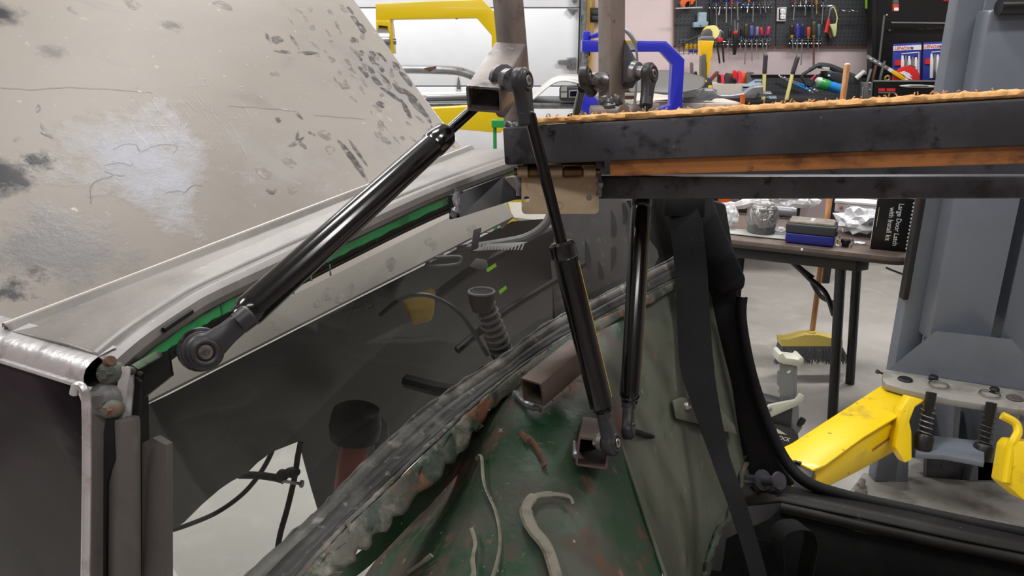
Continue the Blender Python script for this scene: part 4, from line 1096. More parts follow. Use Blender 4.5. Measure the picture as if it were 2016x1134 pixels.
strut('black strut eyelet on the door side of the tall post, rod dropping behind lid', W(1116, 300, 1.12), W(1151, 152, .868), .5, None, RT * .93 - FW * .3, Rr=.0135)
part('anchor_pin', B().lathe(W(1238, 847, .787), W(1285, 860, .93), [(0, .004), (1, .003)], 10), 'rubber', car)

# ------------------------------------------------------------------ workshop along the back wall
YP = YW - .012
pb = thing('pegboard', 'large black pegboard hung with hand tools on the back wall', 'pegboard', onY(1520, 93, YP))
for a_, c_ in ((1328, 1526.5), (1528, 1717)):
    part('panel', slab([(a_, -120), (c_, -120), (c_, 93), (a_, 93)], YP - .004, .012), 'pegboard', pb, smooth=False)
part('bottom_strip', slab([(1326, 90.5), (1718, 90.5), (1718, 93.5), (1326, 93.5)], YP - .009, .005), 'wood_brown', pb)
part('edge_strip', slab([(1326, -120), (1329, -120), (1329, 93), (1326, 93)], YP - .009, .005), 'wood_brown', pb)
b = B()
for k in range(40):
    c = onY(1334 + k * 9.8, 90, YP - .009); b.lathe(c, c - Vector((0, .003, 0)), [(0, .003), (1, .002)], 6)
part('screw_heads', b, 'bolt_steel', pb, kind='stuff')
lp = thing('pegboard', 'low black pegboard strip behind the workbench', 'pegboard', onY(1600, 215, YP - .02))
part('panel', slab([(1478, 148), (1718, 148), (1718, 240), (1478, 240)], YP - .02, .012), 'pegboard', lp, smooth=False)
part('top_strip', slab([(1478, 147), (1718, 147), (1718, 151), (1478, 151)], YP - .026, .006), 'black_paint', lp)

YT = YP - .055
K = mpx(YT, 60)
def P(x, y, dy=0): return onY(x, y, YT + dy)
def screwdriver(label, top, neck, tip, hr, hm, sm='steel_bright', sr=1.1, collar=None, group='screwdrivers on the pegboard'):
    r = thing('screwdriver', label, 'screwdriver', P(*tip), group)
    part('handle', B().lathe(P(*top), P(*neck), [(0, hr * .55 * K), (.08, hr * .9 * K), (.3, hr * K), (.55, hr * .92 * K), (.8, hr * .98 * K), (.92, hr * .7 * K), (1, hr * .55 * K)], 8), hm, r, ang=60)
    part('shaft', B().lathe(P(*neck), P(*tip), [(0, sr * K), (.93, sr * K), (.97, sr * 1.2 * K), (1, sr * .5 * K)], 8), sm, r)
    if collar:
        a = Vector((neck[0] - top[0], neck[1] - top[1])); a = a / max(a.length, .1)
        q0 = (neck[0] - a.x * 1, neck[1] - a.y * 1); q1 = (neck[0] + a.x * 5, neck[1] + a.y * 5)
        part('collar', B().lathe(P(*q0), P(*q1), [(0, hr * .7 * K), (.7, hr * .6 * K), (1, hr * .35 * K)], 8), collar, r)
SD = screwdriver
U = 'on the upper pegboard rack'
SD('long thin screwdriver with navy handle hanging beside the blue-grey bracket', (1408, -30), (1409.5, 5), (1411, 56), 4.2, 'navy')
SD('short dark-handled screwdriver tilted to one side ' + U, (1421, -24), (1419, 7), (1415, 30), 3.6, 'olive', collar='peg_handle_dark')
SD('bright steel screwdriver with solid blue handle ' + U, (1430, -26), (1430, 4), (1430, 45), 3.2, 'blue', sr=1.4)
SD('slim screwdriver with red collar ' + U, (1440.5, -28), (1440.5, 5), (1439.5, 50), 3.6, 'tool_grey', 'steel_grey', .9, 'red')
SD('bright screwdriver with blue handle leaning outward above the black cutters', (1450, -26), (1451, 3), (1453, 40), 3, 'blue', sr=1.3)
SD('small screwdriver with orange handle ' + U, (1475, -26), (1474.5, 3), (1471, 25), 3.2, 'orange')
SD('long steel screwdriver with navy handle hanging above the clear handles', (1484, -26), (1483.5, 3), (1482, 43), 3.4, 'navy')
SD('dark dull steel screwdriver with olive collar ' + U, (1494, -24), (1495, 3), (1498, 28), 3, 'olive', 'tool_grey', .9)
SD('thin steel screwdriver with grey handle at the end of the upper rack', (1505, -24), (1505.5, 2), (1508, 25), 3, 'tool_grey', 'steel_grey', 1)
SD('thin tilted screwdriver with red handle next to the wall outlet', (1566.5, -24), (1565.5, 3), (1562, 40), 3, 'red')
SD('stubby screwdriver with teal handle ' + U, (1577, -22), (1576.5, 0), (1576, 13), 3, 'teal')
SD('white-collared screwdriver with thin grey shaft right of the wall outlet', (1588, -22), (1587, 2), (1585, 31), 3, 'teal', 'steel_grey', .9, 'frost')
SD('brown wooden-handled chisel with dark blade ' + U, (1597, -24), (1598.5, 9), (1600, 38), 3, 'wood_brown', 'case_dark', 2)
SD('tan wooden awl with brass tip ' + U, (1607, -22), (1607.5, 11), (1608, 27), 3, 'wood_tan', 'brass', 1.1)
SD('long thin steel screwdriver with navy handle next to the claw hammer', (1619, -22), (1621, 3), (1618, 49), 3, 'navy', 'steel_grey', 1)
L_ = 'in the lower pegboard rack'
SD('dark-handled pick with thin shaft between two black cutters', (1437, 57), (1436, 74), (1432, 100), 3.6, 'peg_handle_dark', 'steel_grey', .9)
SD('screwdriver with short round black handle ' + L_, (1460.5, 55), (1459.5, 71), (1457, 98), 3.1, 'peg_handle_dark', 'steel_grey', 1)
SD('screwdriver with fat olive handle and long shaft ' + L_, (1469.5, 46), (1468.5, 71), (1466, 127), 4.4, 'olive', 'steel_grey', 1.3, 'navy')
SD('screwdriver with clear blue handle ' + L_, (1479.5, 50), (1480, 71), (1480.5, 120), 4, 'clear_blue', 'steel_grey', 1.2, 'navy')
SD('screwdriver with clear violet handle ' + L_, (1491.5, 52), (1490, 71), (1489.5, 104), 3.5, 'clear_violet', 'steel_grey', 1, 'navy')
SD('screwdriver with red tapered handle ' + L_, (1498, 54), (1500.5, 70), (1503, 109), 3.2, 'red', 'steel_grey', 1, 'navy')
SD('tilted screwdriver with magenta handle ' + L_, (1514, 52), (1511, 70), (1508, 106), 3.5, 'magenta', 'steel_grey', 1, 'navy')
SD('screwdriver with black handle and mustard collar ' + L_, (1559, 48), (1559, 70), (1561.5, 97), 4.6, 'peg_handle_dark', 'steel_grey', 1, 'mustard')
SD('screwdriver with violet and charcoal handle ' + L_, (1570, 47), (1570, 76), (1568, 112), 3.5, 'violet_blue', 'steel_grey', 1.3)
SD('screwdriver with dark translucent navy handle and long shaft ' + L_, (1580, 47), (1579.5, 76), (1577, 128), 3.8, 'navy', 'steel_grey', 1.4)
SD('screwdriver with orange handle ' + L_, (1592, 53), (1591.5, 72), (1591, 94), 4, 'orange_red', 'steel_bright', .9, 'wood_tan')
SD('fat olive-handled chisel with thick brown shaft ' + L_, (1602.5, 41), (1602, 70), (1602, 132), 5, 'olive', 'wood_brown', 2, 'wood_tan')
SD('screwdriver with teal handle ' + L_, (1612, 47), (1611.5, 74), (1611, 101), 4, 'teal', 'steel_bright', 1)
# wire racks with prongs
def rack(label, x0, x1, y, xs):
    r = thing('tool_rack', label, 'tool rack', P((x0 + x1) / 2, y + 6, .04), 'wire racks on the pegboard')
    part('wire_bar', B().tube([P(x0, y, .018), P(x1, y, .018), P(x1 + 1, y - 6, .018)], .9 * K, 6), 'steel_bright', r)
    for x in xs:
        b = B()
        for s in (-1, 1):
            b.tube([P(x + s * 3.5, y + 6.5, .045), P(x + s * 3.4, y + 6.5, 0), P(x + s * 3.2, y + 5.4, -.006)], .9 * K, 6)
            b.tube([P(x + s * 4.6, y - 4, .045), P(x + s * 4.6, y - 4, -.004)], .8 * K, 6)
        part('prong', b, 'steel_bright', r)
rack('wire tool rack at the top of the left pegboard panel', 1402, 1452, 10, [1400, 1410, 1420, 1430, 1440, 1450])
rack('wire tool rack with a blue tag at the top of the pegboard', 1461, 1517, 9, [1463, 1474, 1484, 1495, 1506, 1516])
rack('wire tool rack between wall outlet and hammer', 1562, 1624, 6, [1564, 1576, 1587, 1598, 1621])
rack('wire tool rack holding the black cutters', 1408, 1446, 82, [1406, 1416, 1427, 1436, 1445])
rack('wire tool rack holding the clear screwdriver handles', 1459, 1516, 81, [1459, 1469, 1479, 1490, 1500, 1511])
rack('wire tool rack holding the violet and orange screwdrivers', 1557, 1616, 80, [1558, 1569, 1579, 1590, 1601, 1612])
for x0, x1, y0, y1, lb in ((1464, 1472, 7, 13, 'bright blue tag clipped on the upper wire rack'), (1560, 1567, 78, 84, 'bright blue tag clipped beside the mustard-collared screwdriver')):
    solo('tag', slab([(x0, y0), (x1, y0), (x1, y1), (x0, y1)], YT + .024, .006, .001), 'cyan_blue', lb, 'tag')
# pliers and cutters
r = thing('pliers', 'black-handled pliers with bright curved jaw and red pivot on the pegboard', 'pliers', P(1418, 125))
part('jaw', B().prism(poly([(1412, 62), (1417, 58), (1424, 62), (1426, 66), (1420, 64), (1419, 74), (1413, 76)], YT - .03), (0, .02, 0), .002), 'steel_bright', r)
part('pivot', B().prism(poly([(1413, 74), (1423, 74), (1424, 82), (1413, 82)], YT - .032), (0, .024, 0), .002), 'red', r)
for pts in ([(1414, 80), (1413, 95), (1415, 110), (1417, 125)], [(1421, 80), (1423, 95), (1424, 110), (1425, 123)]):
    part('handle', B().tube(smooth_path([P(x, y, -.02) for x, y in pts], 4), [1.8 * K] * 12 + [1.4 * K], 8), 'black_paint', r)
r = thing('cutters', 'black end cutters with red band and bright tips on the pegboard', 'cutters', P(1448, 108))
part('jaw', B().prism(poly([(1446, 42), (1447.5, 38), (1448.5, 60), (1451, 60), (1452, 44), (1454, 46), (1453, 64), (1446, 64)], YT - .03), (0, .02, 0), .001), 'steel_grey', r)
part('band', B().prism(poly([(1444.5, 62), (1452, 62), (1452, 67), (1444.5, 67)], YT - .034), (0, .026, 0), .002), 'red', r)
part('handle', B().prism(poly([(1445, 67), (1452, 67), (1453, 78), (1450, 104), (1448, 108.5), (1444, 108), (1443.5, 95), (1444, 78)], YT - .032), (0, .022, 0), .004), 'black_paint', r)
# hammer, saw, outlet, hooks
r = thing('claw_hammer', 'claw hammer with red grip hanging on the pegboard', 'hammer', P(1626, 65))
part('head', B().lathe(P(1627, 12, -.03), P(1639, 12, -.03), [(0, 2 * K), (.25, 2 * K), (.3, 1.4 * K), (.5, 2.2 * K), (1, 2.4 * K)], 10), 'steel_bright', r)
part('claw', B().tube(smooth_path([P(1637, 12, -.03), P(1642, 12, -.03), P(1646, 16, -.03), P(1647.5, 21, -.03)], 4), [2.2 * K] * 5 + [1.8 * K] * 4 + [1 * K] * 4, 8, flat=.6), 'steel_bright', r)
part('shaft', B().tube([P(1636, 13, -.03), P(1631, 38, -.03)], 1.6 * K, 8), 'steel_bright', r)
part('grip', B().lathe(P(1631.5, 37, -.03), P(1625.5, 65, -.03), [(0, 2 * K), (.2, 3 * K), (.6, 3 * K), (.95, 3.6 * K), (1, 2.6 * K)], 10), 'red', r)
r = thing('hacksaw', 'hacksaw with pale lime handle behind the claw hammer', 'saw', P(1642, 74))
part('frame', B().tube(smooth_path([P(x, y, .0) for x, y in ((1634, 20), (1640, 14), (1645, 22), (1648, 36), (1646, 48))], 5), 1.2 * K, 8), 'pale_yellow', r)
part('handle', B().prism(poly([(1634, 48), (1648, 46), (1648, 55), (1646, 70), (1642, 73), (1639, 60)], YT - .01), (0, .02, 0), .003), 'lime_saw', r)
part('blade', B().prism(poly([(1629, 30), (1632, 28), (1640, 70), (1635, 77), (1631, 66)], YT + .012), (0, .003, 0)), 'wood_brown', r)
r = thing('wall_outlet', 'white double wall outlet set in the pegboard', 'outlet', P(1539, 42))
part('cover', slab([(1530.5, 15), (1549, 14), (1547, 42), (1529, 42)], YP - .018, .012, .002), 'frost', r)
part('recess', slab([(1534, 17), (1546.5, 17), (1545, 39), (1533.5, 39)], YP - .0195, .004), 'black_paint', r)
for y in (17.5, 28):
    s_ = part('socket', slab([(1536.5, y + 1), (1539, y), (1544, y), (1546, y + 1), (1546, y + 8.5), (1544, y + 9.5), (1539, y + 9.5), (1536.5, y + 8.5)], YP - .023, .008, .001), 'white_print', r)
    part('slots', slab([(1538.5, y + 2.5), (1539.5, y + 2.5), (1539.5, y + 6), (1538.5, y + 6)], YP - .0235, .002, 0, slab([(1542.5, y + 2.5), (1543.5, y + 2.5), (1543.5, y + 6), (1542.5, y + 6)], YP - .0235, .002)), 'black_paint', s_)
for x0, x1 in ((1658, 1672), (1677, 1688)):
    solo('peg_hook', B().tube(smooth_path([P(x0, 20, 0), P(x0 + 1, 20.5, -.02), P((x0 + x1) / 2, 22, -.03), P(x1, 23, -.01)], 4), 1.2 * K, 6).sphere(P(x0, 20, -.01), 1.6 * K).sphere(P(x1, 23, -.012), 1.6 * K).tube([P(x1 - 2, 23, 0), P(x1 - 2, 29, 0)], .6 * K, 6), 'steel_bright', ('longer' if x1 - x0 > 12 else 'shorter') + ' empty bright double peg hook right of the hacksaw', 'hook', 'empty peg hooks')
b = slab([(1366, 44), (1375, 43), (1375, 25), (1377, 24), (1392, 24), (1391, 42), (1395, 43), (1393, 53), (1366, 54)], YP - .06, .05, .004)
r = thing('tool_holder', 'pale blue-grey T-shaped tool holder on the pegboard', 'holder', P(1380, 54))
part('body', b, 'bracket_blue', r); c = onY(1379, 50, YP - .061); part('screw', B().lathe(c + Vector((0, .002, 0)), c - Vector((0, .004, 0)), [(0, 1.2 * K), (.7, 1.2 * K), (1, .7 * K)], 10), 'black_paint', r)  # black dome stands in for the dark of a hole
b = B().prism(poly([(1340, 6), (1344, -2), (1352, -6), (1375, -14), (1376, -4), (1367, 3), (1364, 10), (1360, 9), (1360, 2), (1353, 4), (1349, 10), (1350, 16), (1344, 16)], YP - .062), (0, .045, 0), .006)
solo('spring_clamp', b, 'orange', 'orange plastic spring clamp in the wire shelf', 'clamp')
b = B()
for y in (15, 16.5): b.tube([P(1330, y + 1, -.02 - y * .001), P(1383, y - 1, -.02 - y * .001)], .7 * K, 6)
for x in (1345, 1358, 1371): b.tube([P(x, -10, -.035), P(x, 17, -.035), P(x, 18, -.03), P(x, 18, .05)], .6 * K, 6)
solo('wire_shelf', b, 'steel_grey', 'small wire shelf under the orange clamp', 'shelf')
b = slab([(1398, 0), (1404, 0), (1404, 52), (1398, 52)], YP - .02, .012, .002); solo('hanging_strap', b, 'case_dark', 'dark flat strap hanging beside the navy screwdriver', 'strap')
# wire basket with rolls
r = thing('wire_basket', 'black wire basket of tape rolls at the pegboard corner', 'basket', P(1356, 105))
for y in (78, 88, 97, 105): part('wire', B().tube([P(1334, y + 2, -.09), P(1384, y - 2, -.09)], .7 * K, 6), 'black_paint', r)
for x in (1337, 1346, 1356, 1364, 1372, 1381): part('wire', B().tube([P(x, 78, -.09), P(x, 106, -.09), P(x, 108, .045)], .6 * K, 6), 'black_paint', r)
for k, x in enumerate((1350, 1357.5, 1365, 1372.5)): solo('tape_roll', B().lathe(P(x, 92, -.05), P(x + 6.8, 91, -.05), [(0, 4 * K), (.1, 5 * K), (.9, 5 * K), (1, 4 * K)], 14), 'tool_yellow', 'yellow tape roll lying in the wire basket', 'tape roll', 'yellow rolls in the basket')
for k, x in enumerate((1357, 1366)): solo('tape_roll', B().lathe(P(x, 101, -.05), P(x + 7, 100.5, -.05), [(0, 2.4 * K), (.1, 3 * K), (1, 2.6 * K)], 12), 'blue', 'small blue roll at the bottom of the wire basket', 'tape roll', 'blue rolls in the basket')
solo('pry_bar', B().tube([P(1333, 89, -.11), P(1350, 82, -.11), P(1388, 66, -.11)], [1.2 * K, 2 * K, 3.4 * K], 8), 'peg_handle_dark', 'dark pry bar laid across the wire basket', 'pry bar')
# lime charger and marker at the top
solo('stud_finder', slab([(1706.5, -20), (1721, -20), (1720, 17), (1706.5, 17)], YP - .05, .03, .004), 'lime', 'lime green case hanging at the pegboard edge', 'case')
r = thing('glue_bottle', 'grey tube with orange cap label hanging on the black cabinet', 'tube', onY(1764, 23, 4.85))
part('body', B().prism(poly([(1761, -8), (1768, -8), (1770, 8), (1759, 8)], 4.85), (0, .02, 0), .003), 'tool_grey', r)
part('label', B().prism(poly([(1759, 8), (1770, 8), (1770.5, 21), (1767, 23), (1759, 22.5)], 4.85), (0, .02, 0), .002), 'orange_red', r)
part('print', B().prism(poly([(1760.5, 15), (1769, 15), (1769, 21), (1760.5, 21)], 4.848), (0, .004, 0)), 'white_print', r)

# angle grinder standing on its battery
YG = 4.35; KG = mpx(YG, 110)
g = lambda x, y, dy=0: onY(x, y, YG + dy)
r = thing('angle_grinder', 'yellow and black cordless angle grinder standing on its battery', 'power tool', g(1390, 191))
part('disc', B().lathe(g(1400, 65, .02), g(1404, 63, -.005), [(0, 13 * KG), (1, 13 * KG)], 28, hint=UPV), 'pale_yellow', r)
part('disc_guard', B().prism(poly([(1384, 67), (1386, 58), (1392, 52), (1400, 50), (1408, 52), (1413, 60), (1413, 68), (1408, 76), (1402, 72), (1398, 60)], YG + .012), (0, .03, 0), .002), 'tool_yellow', r)
part('gear_head', B().prism(poly([(1384, 68), (1387, 60), (1393, 56), (1399, 56), (1403, 62), (1404, 74), (1386, 75), (1384, 72)], YG - .02), (0, .06, 0), .008, 3), 'tool_grey', r)
part('gear_collar', B().prism(poly([(1380, 73), (1384, 71), (1404, 71), (1407, 74), (1407, 80), (1379, 79)], YG - .03), (0, .07, 0), .004), 'steel_grey', r)
part('body', B().prism(poly([(1379, 79), (1407, 80), (1404, 92), (1402, 112), (1398, 120), (1399, 128), (1395, 150), (1391, 153), (1391, 124), (1384, 112), (1380, 110)], YG - .03), (0, .07, 0), .006, 3), 'tool_yellow', r)
part('paddle_switch', B().prism(poly([(1382, 108), (1386, 105), (1390, 106), (1391, 116), (1390, 150), (1392, 155), (1380, 154), (1381, 130)], YG - .035), (0, .06, 0), .006, 3), 'tool_grey', r)
part('foot', B().prism(poly([(1380, 153), (1399, 153), (1402, 158), (1405, 191), (1376, 191), (1377, 160)], YG - .04), (0, .08, 0), .006), 'case_dark', r)
part('battery_latch', B().prism(poly([(1379, 157), (1391, 157), (1393, 162), (1379, 162)], YG - .045), (0, .01, 0), .002), 'tool_yellow', r)
part('badge', B().prism(poly([(1395, 168), (1402, 168), (1402, 173), (1394, 173)], YG - .043), (0, .006, 0), .001), 'tool_yellow', r)

# workbench: pale top, orange-red carcass
YB0, YB1 = 3.93, 5.1
bz = onY(1430, 203, YB0).z
wb = thing('workbench', 'orange-red steel workbench with pale board top', 'workbench', (onY(1420, 183, YB0).x, 4.5, 0))
x0 = onY(1262, 183, YB0).x; x1 = onY(1466, 183, YB0).x
part('top', B().box(((x0 + x1) / 2, (YB0 + YB1) / 2, bz - .02), (x1 - x0, YB1 - YB0, .04), bev=.004), 'pale_board', wb)
part('apron', B().box(((x0 + x1) / 2, YB0 + .02, bz - .15), (x1 - x0 - .02, .02, .22)), 'orange_red', wb)
part('apron', B().box((x1 - .02, (YB0 + YB1) / 2, bz - .15), (.02, YB1 - YB0 - .04, .22)), 'orange_red', wb)
for xx in (x0 + .05, x1 - .04):
    for yy in (YB0 + .06, YB1 - .06): part('leg', B().box((xx, yy, (bz - .04) / 2), (.05, .05, bz - .04)), 'orange', wb)
part('shelf', B().box(((x0 + x1) / 2, (YB0 + YB1) / 2, .3), (x1 - x0 - .1, YB1 - YB0 - .1, .03)), 'orange_red', wb)
zr = onY(1400, 165, 4.85).z; xr1 = onY(1489, 165, 4.85).x
part('rear_step', B().box(((x0 + xr1) / 2, 4.94, (bz + zr) / 2), (xr1 - x0, .32, zr - bz)), 'pale_board', wb)
part('corner_strip', slab([(1460, 186), (1467, 186), (1465, 230), (1458, 230)], YB0 - .004, .02), 'orange', wb)
# small tools standing at the back of the bench
YS = 4.85; KS = mpx(YS, 150)
q = lambda x, y, dy=0: onY(x, y, YS + dy)
def stand_tool(name, label, cat, pts, m, t=.03, bev=.004, dy=0):
    return solo(name, slab(pts, YS + dy, t, bev), m, label, cat)
stand_tool('wood_chisel', 'dark upright rasp standing in the bench tray', 'rasp', [(1360, 152), (1360, 124), (1362, 122), (1365, 125), (1366, 152)], 'tool_grey')
stand_tool('marker', 'small navy marker beside the dark rasp', 'marker', [(1367, 152), (1368, 142), (1372, 140), (1374, 152)], 'navy')
stand_tool('bottle', 'small yellow bottle behind the angle grinder', 'bottle', [(1374, 152), (1374, 146), (1378, 143), (1382, 146), (1382, 152)], 'tool_yellow')
stand_tool('brush', 'reddish brown tilted brush on the bench', 'brush', [(1398, 155), (1412, 140), (1416, 141), (1415, 146), (1402, 160)], 'red_brown')
stand_tool('pliers', 'pink-red handled pliers standing on the bench', 'pliers', [(1420, 164), (1419, 148), (1423, 146), (1426, 148), (1427, 164)], 'pink_red')
stand_tool('pliers', 'black-handled pliers in the bench row beside the pink-red pair', 'pliers', [(1413, 163), (1414, 148), (1418, 146), (1419, 164)], 'peg_handle_dark')
stand_tool('socket', 'dark socket standing on the bench beside the brown block', 'socket', [(1427, 165), (1428, 148), (1432, 143), (1439, 152), (1440, 165)], 'case_dark')
stand_tool('wood_block', 'small dark brown block on the bench', 'block', [(1434, 144), (1443, 145), (1444, 165), (1434, 165)], 'wood_brown', dy=.05)
stand_tool('pliers', 'red and black pliers with upright handles on the bench', 'pliers', [(1444, 152), (1444, 140), (1448, 138), (1452, 142), (1452, 156), (1446, 164)], 'red')
stand_tool('pliers', 'red handled pliers leaning next to the orange snips', 'pliers', [(1453, 164), (1454, 140), (1458, 139), (1461, 144), (1461, 164)], 'pink_red')
stand_tool('snips', 'orange snips standing on the bench', 'snips', [(1460, 164), (1460, 143), (1464, 141), (1469, 144), (1469, 164)], 'orange', dy=.045)
stand_tool('knob', 'black round ratchet head among the bench pliers', 'ratchet', [(1441, 164), (1441, 156), (1446, 153), (1451, 157), (1451, 165)], 'black_paint', dy=-.05)
stand_tool('clamp_jaw', 'brown cast clamp jaw at the end of the bench row', 'clamp', [(1470, 165), (1470, 145), (1474, 141), (1484, 142), (1485, 145), (1478, 146), (1476, 152), (1482, 154), (1478, 165)], 'tool_grey')
r = thing('tool_tray', 'grey steel tray with round hole at the bench end', 'tray', onY(1484, 190, 4.6))
part('leg', slab([(1480, 172), (1486, 172), (1486, 193), (1480, 193)], 4.55, .2), 'bracket_blue', r)
part('plate', B().prism([onY(1462, 170, 4.5), onY(1499, 170, 4.5), onY(1500, 156, 4.8), onY(1486, 156, 4.8)], (0, 0, -.012), .002), 'bracket_blue', r)
c = onY(1493, 162, 4.66); part('hole_rim', B().ring(c + Vector((0, 0, .004)), Vector((0, 0, 1)), 6 * KS, 1 * KS, 20, 6), 'case_dark', r)
part('front', slab([(1462, 170), (1499, 170), (1499, 174), (1462, 174)], 4.5, .01), 'bracket_blue', r)
for lb, x0_, x1_, y0_, y1_ in (('small grey plastic bin behind the fibreboard edge', 1514, 1530, 189, 196), ('pale grey plastic bin under the orange bench top', 1345, 1366, 209, 225)):
    Yb = 4.42 if x0_ > 1500 else 3.851
    r = thing('parts_bin', lb, 'bin', onY((x0_ + x1_) / 2, y1_, Yb), 'grey parts bins')
    part('body', slab([(x0_, y0_ + 3), (x1_, y0_ + 3), (x1_ - 1, y1_), (x0_ + 1, y1_)], Yb, .08, .003), 'bracket_blue', r)
    for a_ in (x0_ + 2, (x0_ + x1_) / 2, x1_ - 3): part('tab', slab([(a_ - 1.5, y0_), (a_ + 1.5, y0_), (a_ + 2, y0_ + 4), (a_ - 2, y0_ + 4)], Yb + .01, .02, .001), 'bracket_blue', r)
# cut sheet blanks lying over the bench
b = B(); b.prism(poly([(1345, 196), (1372, 194), (1384, 180), (1388, 178), (1404, 178), (1412, 186), (1420, 189), (1440, 189), (1465, 185), (1478, 175), (1486, 172), (1502, 171), (1503, 184), (1520, 185), (1505, 190), (1470, 193), (1410, 194), (1380, 201), (1345, 202)], 3.95), (0, .02, .012), .001)
solo('sheet_blank', b, 'sheet_metal', 'cut grey sheet-metal blank with two raised humps over the bench', 'sheet metal')
b = B(); b.prism(poly([(1345, 178), (1405, 176), (1412, 178), (1411, 183), (1390, 184), (1372, 195), (1345, 196)], 4.1), (0, .05, .006), .001)
solo('sheet_blank', b, 'sheet_metal', 'flat pale sheet-metal strip under the angle grinder', 'sheet metal')
b = B(); b.prism(poly([(1290, 199), (1345, 195), (1412, 192), (1400, 198), (1345, 200)], 3.98), (0, .05, 0), .001)
solo('sheet_blank', b, 'case_dark', 'dark folded strip below the humped blank', 'sheet metal')
rows = [[onY(x, y, Y) for x, y, Y in r_] for r_ in (((1238, 168, 3.9), (1255, 142, 4.0), (1290, 139, 4.05), (1330, 139, 4.05), (1362, 147, 4.05), (1392, 153, 4.05)), ((1238, 178, 3.85), (1258, 165, 3.85), (1290, 165, 3.85), (1330, 165, 3.85), (1362, 165, 3.85), (1388, 168, 3.85)), ((1240, 184, 3.8), (1270, 180, 3.8), (1298, 186, 3.8), (1330, 188, 3.8), (1360, 180, 3.8), (1378, 176, 3.8)))]
o = solo('fender_panel', B().grid(rows), 'panel_grey', 'curved dark grey fender panel behind the blue hammer frame', 'car panel'); subsurf(o, 2); solidify(o, .004)

sb = thing('side_bench', 'low black side bench below the low pegboard strip', 'workbench', (onY(1600, 200, 4.7).x, 4.7, 0))
zs = onY(1600, 196.5, 4.42).z; xs0 = onY(1472, 196, 4.4).x; xs1 = onY(1690, 196, 4.4).x
part('top', B().box(((xs0 + xs1) / 2, 4.72, zs - .02), (xs1 - xs0, .72, .04), bev=.004), 'black_paint', sb)
for xx in (xs0 + .04, xs1 - .04):
    for yy in (4.42, 5.02): part('leg', B().box((xx, yy, (zs - .04) / 2), (.04, .04, zs - .04)), 'black_paint', sb)
# bolt cutter handles, blower, bottle, pliers set
def long_handle(label, t, n, bt, rr=3.6, Y=4.45):
    k = mpx(Y, 150)
    r = thing('bolt_cutter_handle', label, 'handle', onY(*bt, Y))
    part('grip', B().lathe(onY(*t, Y), onY(*n, Y), [(0, rr * .7 * k), (.05, rr * 1.15 * k)] + [(.1 + .08 * i, rr * (1.2 if i % 2 else 1.28) * k) for i in range(10)] + [(.97, rr * 1.2 * k), (1, rr * k)], 12), 'tool_grey' if False else 'case_dark', r)
    part('tube', B().lathe(onY(*n, Y), onY(*bt, Y), [(0, rr * .95 * k), (1, rr * 1.05 * k)], 14), 'pale_yellow', r)
long_handle('upright pale yellow tool handle with dark grip', (1507.5, 107), (1505, 145), (1502.5, 197))
long_handle('leaning pale yellow tool handle with dark grip', (1571, 111), (1560, 146), (1548, 197))
YK = 4.75; KK = mpx(YK, 150)
k_ = lambda x, y, dy=0: onY(x, y, YK + dy)
r = thing('air_polisher', 'black power tool with loop handle and red trigger lying behind the bench', 'power tool', k_(1630, 190))
hp = smooth_path([k_(x, y) for x, y in ((1588, 168), (1579, 150), (1590, 141), (1602, 133), (1612, 129), (1632, 131), (1655, 140), (1676, 150), (1692, 156))], 5)
part('handle', B().tube(hp, [3.2 * KK] * 12 + [4 * KK] * 8 + [6 * KK] * (len(hp) - 20), 10), 'case_dark', r)
part('loop', B().tube(smooth_path([k_(x, y) for x, y in ((1588, 166), (1593, 170), (1600, 165), (1606, 156), (1614, 147), (1628, 145))], 4), 2.4 * KK, 8), 'black_paint', r)
part('trigger', B().tube([k_(1596, 157, -.01), k_(1606, 148, -.01)], 1.6 * KK, 8), 'pink_red', r)
part('body', B().prism(poly([(1622, 140), (1650, 141), (1690, 155), (1692, 168), (1660, 165), (1636, 158), (1626, 152)], YK - .02), (0, .07, 0), .01, 3), 'case_dark', r)
part('badge', slab([(1622, 131.5), (1634, 133), (1633, 139), (1621, 137.5)], YK - .045, .03, .001), 'frost', r)
part('button', B().sphere(k_(1632, 149, -.03), 2.4 * KK), 'lamp_tape', r)
part('side_grip', B().lathe(k_(1685, 155, -.02), k_(1702, 140, -.02), [(0, 5 * KK), (.8, 4.2 * KK), (.9, 4.6 * KK), (1, 3 * KK)], 14), 'frost', r)
part('cord', B().tube(smooth_path([k_(1690, 158), k_(1700, 164), k_(1712, 172)], 4), 1.2 * KK, 8), 'steel_grey', r)
r = thing('spray_bottle', 'blue ribbed bottle with green shoulder lying on its side', 'bottle', k_(1632, 188, -.1))
part('cap', B().lathe(k_(1607, 156, -.1), k_(1614, 160, -.1), [(0, 4 * KK), (.3, 6 * KK), (1, 8 * KK)], 16), 'frost', r)
part('shoulder', B().lathe(k_(1611, 163, -.1), k_(1629, 168, -.1), [(0, 8 * KK), (.2, 10.5 * KK), (1, 10.5 * KK)], 18), 'bottle_green', r)
part('body', B().lathe(k_(1629, 168, -.1), k_(1664, 178, -.1), [(0, 9.6 * KK), (.2, 9 * KK), (.3, 9.8 * KK), (.5, 9 * KK), (.6, 9.8 * KK), (.85, 9 * KK), (1, 6 * KK)], 12), 'cyan_blue', r)
